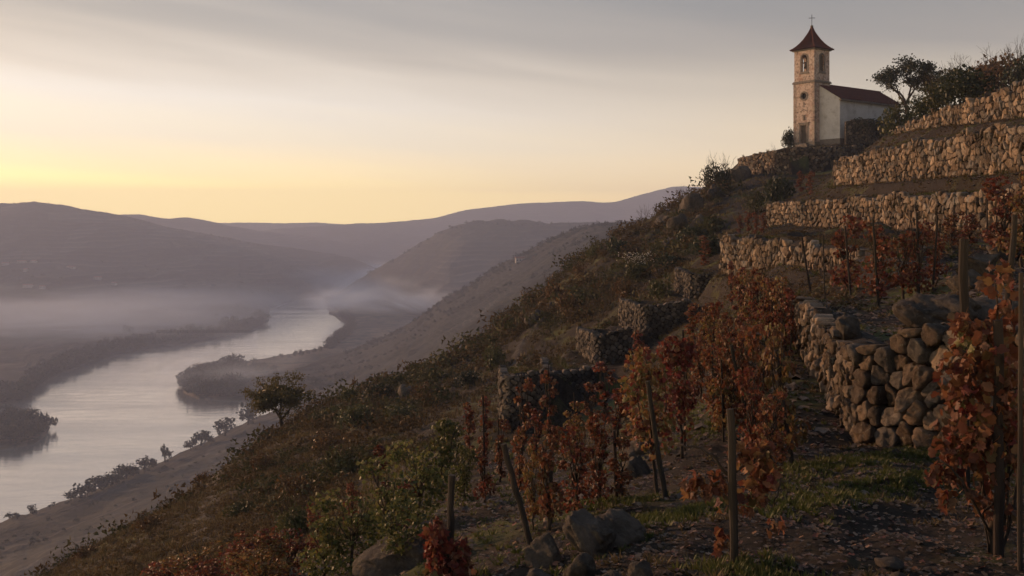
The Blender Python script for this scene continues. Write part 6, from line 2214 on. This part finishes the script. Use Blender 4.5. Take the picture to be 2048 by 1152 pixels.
# turf strips below the near wall and beside the boulders
sx, sy, ss = [], [], []
for line, n, w in [([(1540, 985), (1620, 948), (1720, 922), (1800, 908), (1870, 900)], 800, .18), ([(1560, 1040), (1660, 1010), (1760, 975), (1870, 950)], 600, .14), ([(1270, 1060), (1360, 1035), (1460, 1012)], 350, .15),
                   ([(1255, 930), (1275, 880), (1290, 840)], 300, .12), ([(1130, 1035), (1200, 1015), (1300, 1005)], 300, .12), ([(1440, 1120), (1500, 1135), (1600, 1150)], 250, .12), ([(1290, 880), (1400, 860), (1450, 850)], 400, .3)]:
    W = [spot(a, b, 4.5, 20)[:2] for a, b in line]
    for _ in range(n):
        i = rs.randint(len(W) - 1); t = rs.uniform()
        sx.append(W[i][0] * (1 - t) + W[i + 1][0] * t + rs.normal(0, w)); sy.append(W[i][1] * (1 - t) + W[i + 1][1] * t + rs.normal(0, w * 1.3)); ss.append(rs.uniform(.03, .085))
scatter('turf', SPIKY, np.array(sx), np.array(sy), np.array(ss), M_GRASS, rs, hscale=1.0)
# grass hanging over the tops of the terrace walls
sx, sy, ss, zz = [], [], [], []
for key in 'ABCDGHIJF':
    wl = WALLS[key]
    n = int(wl.cum[-1] * 34)
    for _ in range(n):
        u = rs.uniform(0, wl.cum[-1])
        p, d, zt, zb = wl.at(u)
        o = rs.uniform(.25, 1.0)
        if fbm(np.array([u / 1.5]), np.array([3.0]), 2)[0] < -.12: continue
        sx.append(p[0] - d[1] * o); sy.append(p[1] + d[0] * o); ss.append(rs.uniform(.08, .22))
k = np.array([hash((round(a, 1), 3)) % 3 > 0 for a in sx])
sx, sy, ss = np.array(sx), np.array(sy), np.array(ss)
scatter('wall_top_grass', FARSP, sx[k], sy[k], ss[k], M_GRASS, rs, hscale=.8)
scatter('wall_top_straw', FARSP, sx[~k], sy[~k], ss[~k], M_DRYGR, rs, hscale=.8)
# dry brush along the rims and feet of the terrace walls
sx, sy, ss = [], [], []
for key, k_ in (('A', 17), ('B', 17), ('C', 16), ('D', 16), ('F', 6), ('G', 5), ('H', 8), ('I', 6), ('J', 6), ('K', 3), ('M', 8)):
    wl = WALLS[key]
    for _ in range(int(wl.cum[-1] * k_)):
        u = rs.uniform(0, wl.cum[-1]); p, d, zt, zb = wl.at(u)
        up = rs.uniform() < .72
        o = rs.uniform(.35, 1.5) if up else -rs.uniform(.15, .7)
        if fbm(np.array([u / 2.0]), np.array([7.0 + up * 3]), 2)[0] < -.2: continue
        sx.append(p[0] - d[1] * o); sy.append(p[1] + d[0] * o); ss.append(rs.uniform(.10, .34))
sx, sy, ss = np.array(sx), np.array(sy), np.array(ss)
k = rs.uniform(size=len(sx)) < .7
scatter('terrace_brush', TUFTS, sx[k], sy[k], ss[k], M_SC_RUST, rs, hscale=.8)
scatter('terrace_weeds', TUFTS, sx[~k], sy[~k], ss[~k], M_SC_GREEN, rs, hscale=.8)
# fallen leaves and stones on the near soil
rsl = np.random.RandomState(12)
LIT = [(LEAF8[0] * np.array([1, 1, 1.6]) - np.array([0, .4, 0]), LEAF8[1]), ((LEAF2[0] - np.array([0, .4, 0])) * np.array([1.2, 1, 2.0]), LEAF2[1]), (((LEAF8[0] - np.array([0, .4, 0])) @ np.array([[1, 0, 0], [0, .8, .5], [0, -.5, .8]])), LEAF8[1])]
x, y, px = region(rsl, 15000, 600, 2350, 4.2, 26, 0)
scatter('fallen_leaves', LIT, x, y, rsl.uniform(.02, .05, len(x)) * np.clip(y / 9, .8, 2), M_LITTER, rsl, zoff=.012)


x, y, px = region(rsl, 6500, 700, 2350, 4.2, 30, 0)
sz = rsl.uniform(.008, .03, len(x)) * np.clip(y / 8, .8, 2.5) * np.where(rsl.uniform(size=len(x)) < .05, 2.6, 1)
scatter('pebbles', PEB, x, y, sz, M_PEB, rsl, zoff=0)
# loose rubble along the feet and tops of the walls
sx, sy, ss = [], [], []
for key in 'ABCDEGHIJ':
    wl = WALLS[key]
    for _ in range(int(wl.cum[-1] * 8)):
        u = rsl.uniform(0, wl.cum[-1]); p, d, zt, zb = wl.at(u)
        o = rsl.choice([-1, 1]) * rsl.uniform(.25, .9)
        sx.append(p[0] - d[1] * o); sy.append(p[1] + d[0] * o); ss.append(rsl.uniform(.03, .11))
scatter('loose_rubble', PEB, np.array(sx), np.array(sy), np.array(ss), M_PEB, rsl, zoff=.0)

# ---- riverside trees
M_FAR = leaf_mat('riverside_foliage', ramp_m([(.012, .017, .012), (.020, .025, .015), (.030, .032, .018), (.016, .02, .013)]), transl=.1, rough=.9)
FT = []
for v in range(4):
    rs = np.random.RandomState(500 + v)
    V, f = clump(rs, 230, 11, .24, hz=.95)
    FT.append((V * np.array([.5, .5, .62]) + np.array([0, 0, .16]), f))
FT.append((FT[0][0] * np.array([.6, .6, 1.15]), FT[0][1]))
TINY = []
for v in range(4):
    V, f = clump(np.random.RandomState(540 + v), 42, 7, .42, hz=.95, T=LEAF1)
    TINY.append((V * np.array([.5, .5, .62]) + np.array([0, 0, .12]), f))
MIDT = []
for v in range(4):
    V, f = clump(np.random.RandomState(550 + v), 150, 11, .30, hz=.95, T=LEAF1)
    MIDT.append((V * np.array([.5, .5, .62]) + np.array([0, 0, .14]), f))
FTM = [np_mesh('crown', V, f, M_FAR) for V, f in FT]
FTR = []
for v in range(2):
    bm = bmesh.new()
    tube(bm, [Vector((0, 0, -.05)), Vector((.02, 0, .2)), Vector((0, .02, .5))], [.04, .03, .015], 5)
    tube(bm, [Vector((0, 0, .2)), Vector((.15, .05, .45))], [.02, .01], 4)
    FTR.append(to_mesh(bm, 'trunk', M_BARK))


def bank_z(px, Y):
    cols = np.linspace(-700, 640, 260)
    c = int(np.clip(np.searchsorted(cols, px), 0, 259))
    ys = np.array([r[c][1] for r in NB]); zs = np.array([r[c][2] for r in NB])
    o = np.argsort(ys)
    return float(np.interp(Y, ys[o], zs[o]))


def far_tree(px, base, hpx, label, v=None, group=None, z=None, fat=1.0):
    Y = (CAMZ - 2.5) * F / (base - HY)
    zz = bank_z(px, Y) if z is None else z
    root = empty('riverside_tree', ((px - CX) / F * Y, Y, zz), rnd.uniform(0, 6.28))
    h = hpx / F * Y
    root.scale = (h * fat, h * fat, h)
    tag(root, label, 'tree', group)
    v = rnd.randint(0, 3) if v is None else v
    tag(link('crown', FTM[v], root), kind='stuff'); link('trunk', FTR[v % 2], root)


for px, b, h, lab, v, fat in [
    (35, 1036, 15, 'tiny tree nearest the left edge on the near river bank', 2, 1.1), (66, 1026, 22, 'small tree second from the left edge on the near river bank', 1, 1.2), (100, 1014, 9, 'low bush on the near river bank between the small left tree and the tree row', 3, 1.3),
    (330, 922, 33, 'pointed cone-shaped tree standing alone on the near river bank', 4, 1.5), (450, 874, 42, 'broad dark tree on the near river bank, left of the lone oak', 0, 1.25), (496, 852, 50, 'dark tree on the river bank partly behind the lone oak', 1, 1.3),
    (290, 941, 33, 'spreading tree just left of the cone-shaped tree on the river bank', 2, 1.2), (307, 935, 22, 'small round tree between the spreading tree and the cone-shaped tree', 3, 1.1), (402, 889, 36, 'tall tree of the clump between the cone-shaped and the broad dark tree', 0, 1.2),
    (381, 898, 26, 'lower left tree of the clump right of the cone-shaped tree', 3, 1.3), (418, 886, 26, 'lower right tree of the clump right of the cone-shaped tree', 1, 1.2)]:
    far_tree(px, b, h, lab, v, fat=fat)
for i, (px, b, h) in enumerate([(142, 1000, 24), (160, 994, 34), (175, 990, 26), (190, 984, 38), (208, 978, 28), (224, 972, 30), (236, 966, 26), (252, 960, 34), (266, 953, 28)]):
    far_tree(px, b, h, ORD[i] + ' tree from the left in the close dark row on the near river bank', group='close row of trees on the near river bank', fat=1.55)
for i, (px, b, h) in enumerate([(548, 717, 9), (562, 716, 13), (577, 715, 10), (592, 712, 15), (603, 711, 17), (616, 709, 13), (628, 706, 14), (640, 703, 15)]):
    far_tree(px, b, h, ORD[i] + ' tree from the left in the thin spaced row behind the misty point', group='thin row of trees behind the misty point', z=1.6)


def wood(name, spots, hts, seed, z=1.5):
    rs = np.random.RandomState(seed)
    VV, FF, b = [], [], 0
    for (px, py), h in zip(spots, hts):
        Y = CAMZ * F / (py - HY)
        T, fs = MIDT[rs.randint(4)]
        a = rs.uniform(0, 6.28); s = h * rs.uniform(.8, 1.15)
        R = np.array([[math.cos(a), -math.sin(a), 0], [math.sin(a), math.cos(a), 0], [0, 0, 1]]) * np.array([s * 1.25, s * 1.25, s])
        VV.append(T @ R.T + np.array([(px - CX) / F * Y, Y, z - .08 * s]))
        FF.append(np.asarray(fs[0]) + b); b += len(T)
    return tag(link(name, np_mesh(name, np.concatenate(VV), FF, M_FAR)), kind='stuff')


rs = np.random.RandomState(88)
BL = [(-300, 818), (0, 808), (45, 802), (60, 783), (100, 757), (150, 737), (240, 708), (330, 694), (420, 681), (490, 665), (522, 652), (534, 642)]
sp, ht = [], []
for _ in range(520):
    px = rs.uniform(-250, 530); py = np.interp(px, [a for a, _ in BL], [b for _, b in BL])
    back = abs(rs.normal(0, 1)) * (10 if px < 480 else 7)
    sp.append((px, max(628, py - back - 1))); ht.append(rs.uniform(8, 20))
wood('left_bank_wood', sp, ht, 1)
sp, ht = [], []
for _ in range(110):
    px = rs.uniform(-200, 96); py = rs.uniform(842, 893) if px < 60 else rs.uniform(850, 876)
    sp.append((px, py)); ht.append(rs.uniform(12, 20))
wood('spit_wood', sp, ht, 2)
sp, ht = [], []
for _ in range(260):
    px = 374 + abs(rs.normal(0, 1)) * 75
    top = np.interp(px, [374, 400, 480, 560, 700], [768, 752, 730, 718, 700]); bot = np.interp(px, [374, 400, 480, 560, 700], [780, 796, 799, 800, 770])
    sp.append((px, rs.uniform(top, bot))); ht.append(rs.uniform(12, 20) * (1 if px < 470 else .7))
wood('point_wood', sp, ht, 3)
sp, ht = [], []
for _ in range(90):
    t = rs.uniform(); sp.append((652 + 50 * t + rs.uniform(0, 10), 697 - 40 * t + rs.uniform(-4, 4))); ht.append(rs.uniform(9, 15))
for _ in range(80):
    t = rs.uniform(); sp.append((650 + 50 * t + rs.uniform(0, 14), 600 + 55 * t + rs.uniform(-3, 0))); ht.append(rs.uniform(8, 13))
wood('far_bend_wood', sp, ht, 4)


on_bank = []
rsb = np.random.RandomState(91)
VV, FF, b = [], [], 0
for _ in range(520):
    c = rsb.randint(20, 235); r = int(2 + rsb.uniform(0, 1) ** 1.3 * 40)
    p = NB[min(r, len(NB) - 1)][c]
    if fbm(np.array([p[0] / 45]), np.array([p[1] / 45]), 2)[0] < .0 and r > 4: continue
    T, fs = TINY[rsb.randint(4)]
    s_ = rsb.uniform(1.0, 3.2) * (1.6 if r < 4 else 1)
    VV.append(T * np.array([s_ * 1.5, s_ * 1.5, s_]) + p - np.array([0, 0, .1])); FF.append(np.asarray(fs[0]) + b); b += len(T)
tag(link('bank_scrub', np_mesh('bank_scrub', np.concatenate(VV), FF, M_FAR)), kind='stuff')


def on_hill(rows, n, seed, t0, t1, px_lo, px_hi, px0, px1, h0, h1, name, rowcount):
    """Scattered trees on a hill surface."""
    rs = np.random.RandomState(seed)
    VV, FF, b = [], [], 0
    nc = len(rows[0])
    for _ in range(n):
        c = int((rs.uniform(px_lo, px_hi) - px0) / (px1 - px0) * (nc - 1)); r = int(rs.uniform(t0, t1) * (rowcount - 1))
        p = rows[r][c]
        if fbm(np.array([p[0] / 60]), np.array([p[1] / 60 + p[2] / 25]), 2)[0] < .05 and t1 < .99: continue
        T, fs = TINY[rs.randint(4)]
        s = rs.uniform(h0, h1)
        T = T[::1]
        VV.append(T * np.array([s * 1.3, s * 1.3, s]) + p - np.array([0, 0, .1 * s])); FF.append(np.asarray(fs[0]) + b); b += len(T)
    return tag(link(name, np_mesh(name, np.concatenate(VV), FF, M_FAR)), kind='stuff')


on_hill(NH[1], 330, 5, .93, 1.0, 690, 1400, 560, 2300, 2, 7, 'ridge_trees', 84)
on_hill(NH[1], 2200, 6, .3, .95, 600, 1400, 560, 2300, 1.6, 4.5, 'slope_trees', 84)
on_hill(MH[1], 90, 7, .95, 1.0, 700, 1300, 600, 2400, 4, 9, 'middle_ridge_trees', 52)
on_hill(LH[1], 110, 8, .96, 1.0, -60, 520, -900, 820, 4, 8, 'left_ridge_trees', 56)
on_hill(LH[1], 240, 9, .02, .6, -60, 620, -900, 820, 4, 9, 'left_slope_trees', 56)

# ---- far white houses on the left hillside
M_HOUSE = surf('house_wall', [(.4, (.26, .25, .24)), (.6, (.34, .32, .31))], scale=.3, bump=0)
M_HROOF = surf('house_roof', [(.4, (.16, .07, .05)), (.6, (.22, .10, .07))], scale=.6, bump=0)


def on_surface(rows, px0, px1, px, py, rc):
    nc = len(rows[0]); c = int((px - px0) / (px1 - px0) * (nc - 1))
    best = min(range(rc), key=lambda r: abs((HY - (rows[r][c][2] - CAMZ) / rows[r][c][1] * F) - py))
    return rows[best][c]


def house(p, w, d, h, rz, label, group=None):
    root = empty('farm_house', (p[0], p[1], p[2] - .5), rz)
    tag(root, label, 'house', group)
    bm = bmesh.new(); bx(bm, (-w / 2, -d / 2, -1), (w / 2, d / 2, h)); done(bm, 'wall', M_HOUSE, root)
    bm = bmesh.new()
    V = [(-w / 2 - .4, -d / 2 - .4, h), (w / 2 + .4, -d / 2 - .4, h), (w / 2 + .4, d / 2 + .4, h), (-w / 2 - .4, d / 2 + .4, h), (-w / 2 - .4, 0, h + d * .28), (w / 2 + .4, 0, h + d * .28)]
    v = [bm.verts.new(q) for q in V]
    for f in [(0, 1, 5, 4), (2, 3, 4, 5), (0, 4, 3), (1, 2, 5)]: bm.faces.new([v[i] for i in f])
    done(bm, 'roof', M_HROOF, root)
    for k in range(3):
        bm = bmesh.new(); xx = -w / 2 + w * (k + .5) / 3; bx(bm, (xx - .6, -d / 2 - .05, h * .35), (xx + .6, -d / 2 + .02, h * .7)); done(bm, 'window', M_DARK, root)


for px, py, w, lab in [(14, 530, 15, 'white farmhouse nearest the left edge on the far hillside'), (45, 527, 22, 'long white farmhouse high on the far left hillside, left of the pair'), (72, 526, 14, 'small white house of the pair high on the far left hillside'),
                       (56, 545, 9, 'tiny white house below the long farmhouse on the far left hillside'), (145, 537, 20, 'white house apart to the right on the far left hillside'), (60, 573, 20, 'largest white house low on the far left hillside'), (86, 575, 11, 'small pale house right of the largest low white house'),
                       (198, 561, 16, 'pale long building lower right on the far left hillside'), (232, 565, 10, 'small pale building right of the pale long building')]:
    house(on_surface(LH[1], -900, 820, px, py, 56), w * .8, 7, 4, rnd.uniform(-.4, .4), lab)
house(on_surface(NH[1], 560, 2300, 1042, 522, 84), 9, 6, 4, .2, 'lone pale hut on the near ridge across the gully')
# slim stakes among the middle vines
for k_, (px, t_, b_, lab) in enumerate([(1047, 745, 905, 'slim stake in the left slim orange vine column'), (1101, 728, 892, 'slim stake in the right slim orange vine column'), (1213, 715, 852, 'slim stake in the slim dark red vine column'),
                        (970, 790, 1000, 'slim dark stake in the small crimson vine by the leaning stake'), (1275, 650, 765, 'slim stake in the red vine before the grassy topped stub'), (1152, 785, 905, 'slim stake in the short yellowish vine'),
                        (1370, 660, 900, 'slim dark stake in the big deep crimson vine'), (1428, 690, 850, 'slim dark stake behind the steeply leaning stakes, left'), (1447, 720, 885, 'slim dark stake in the yellow flecked vine'),
                        (1000, 830, 960, 'slim stake in the rusty vine above the leaning stake'), (1650, 470, 600, 'thin dark stick before the end of the brown rubble wall')]):
    stake(px, b_, px - 4, t_, lab, .013, lo=6, hi=60)
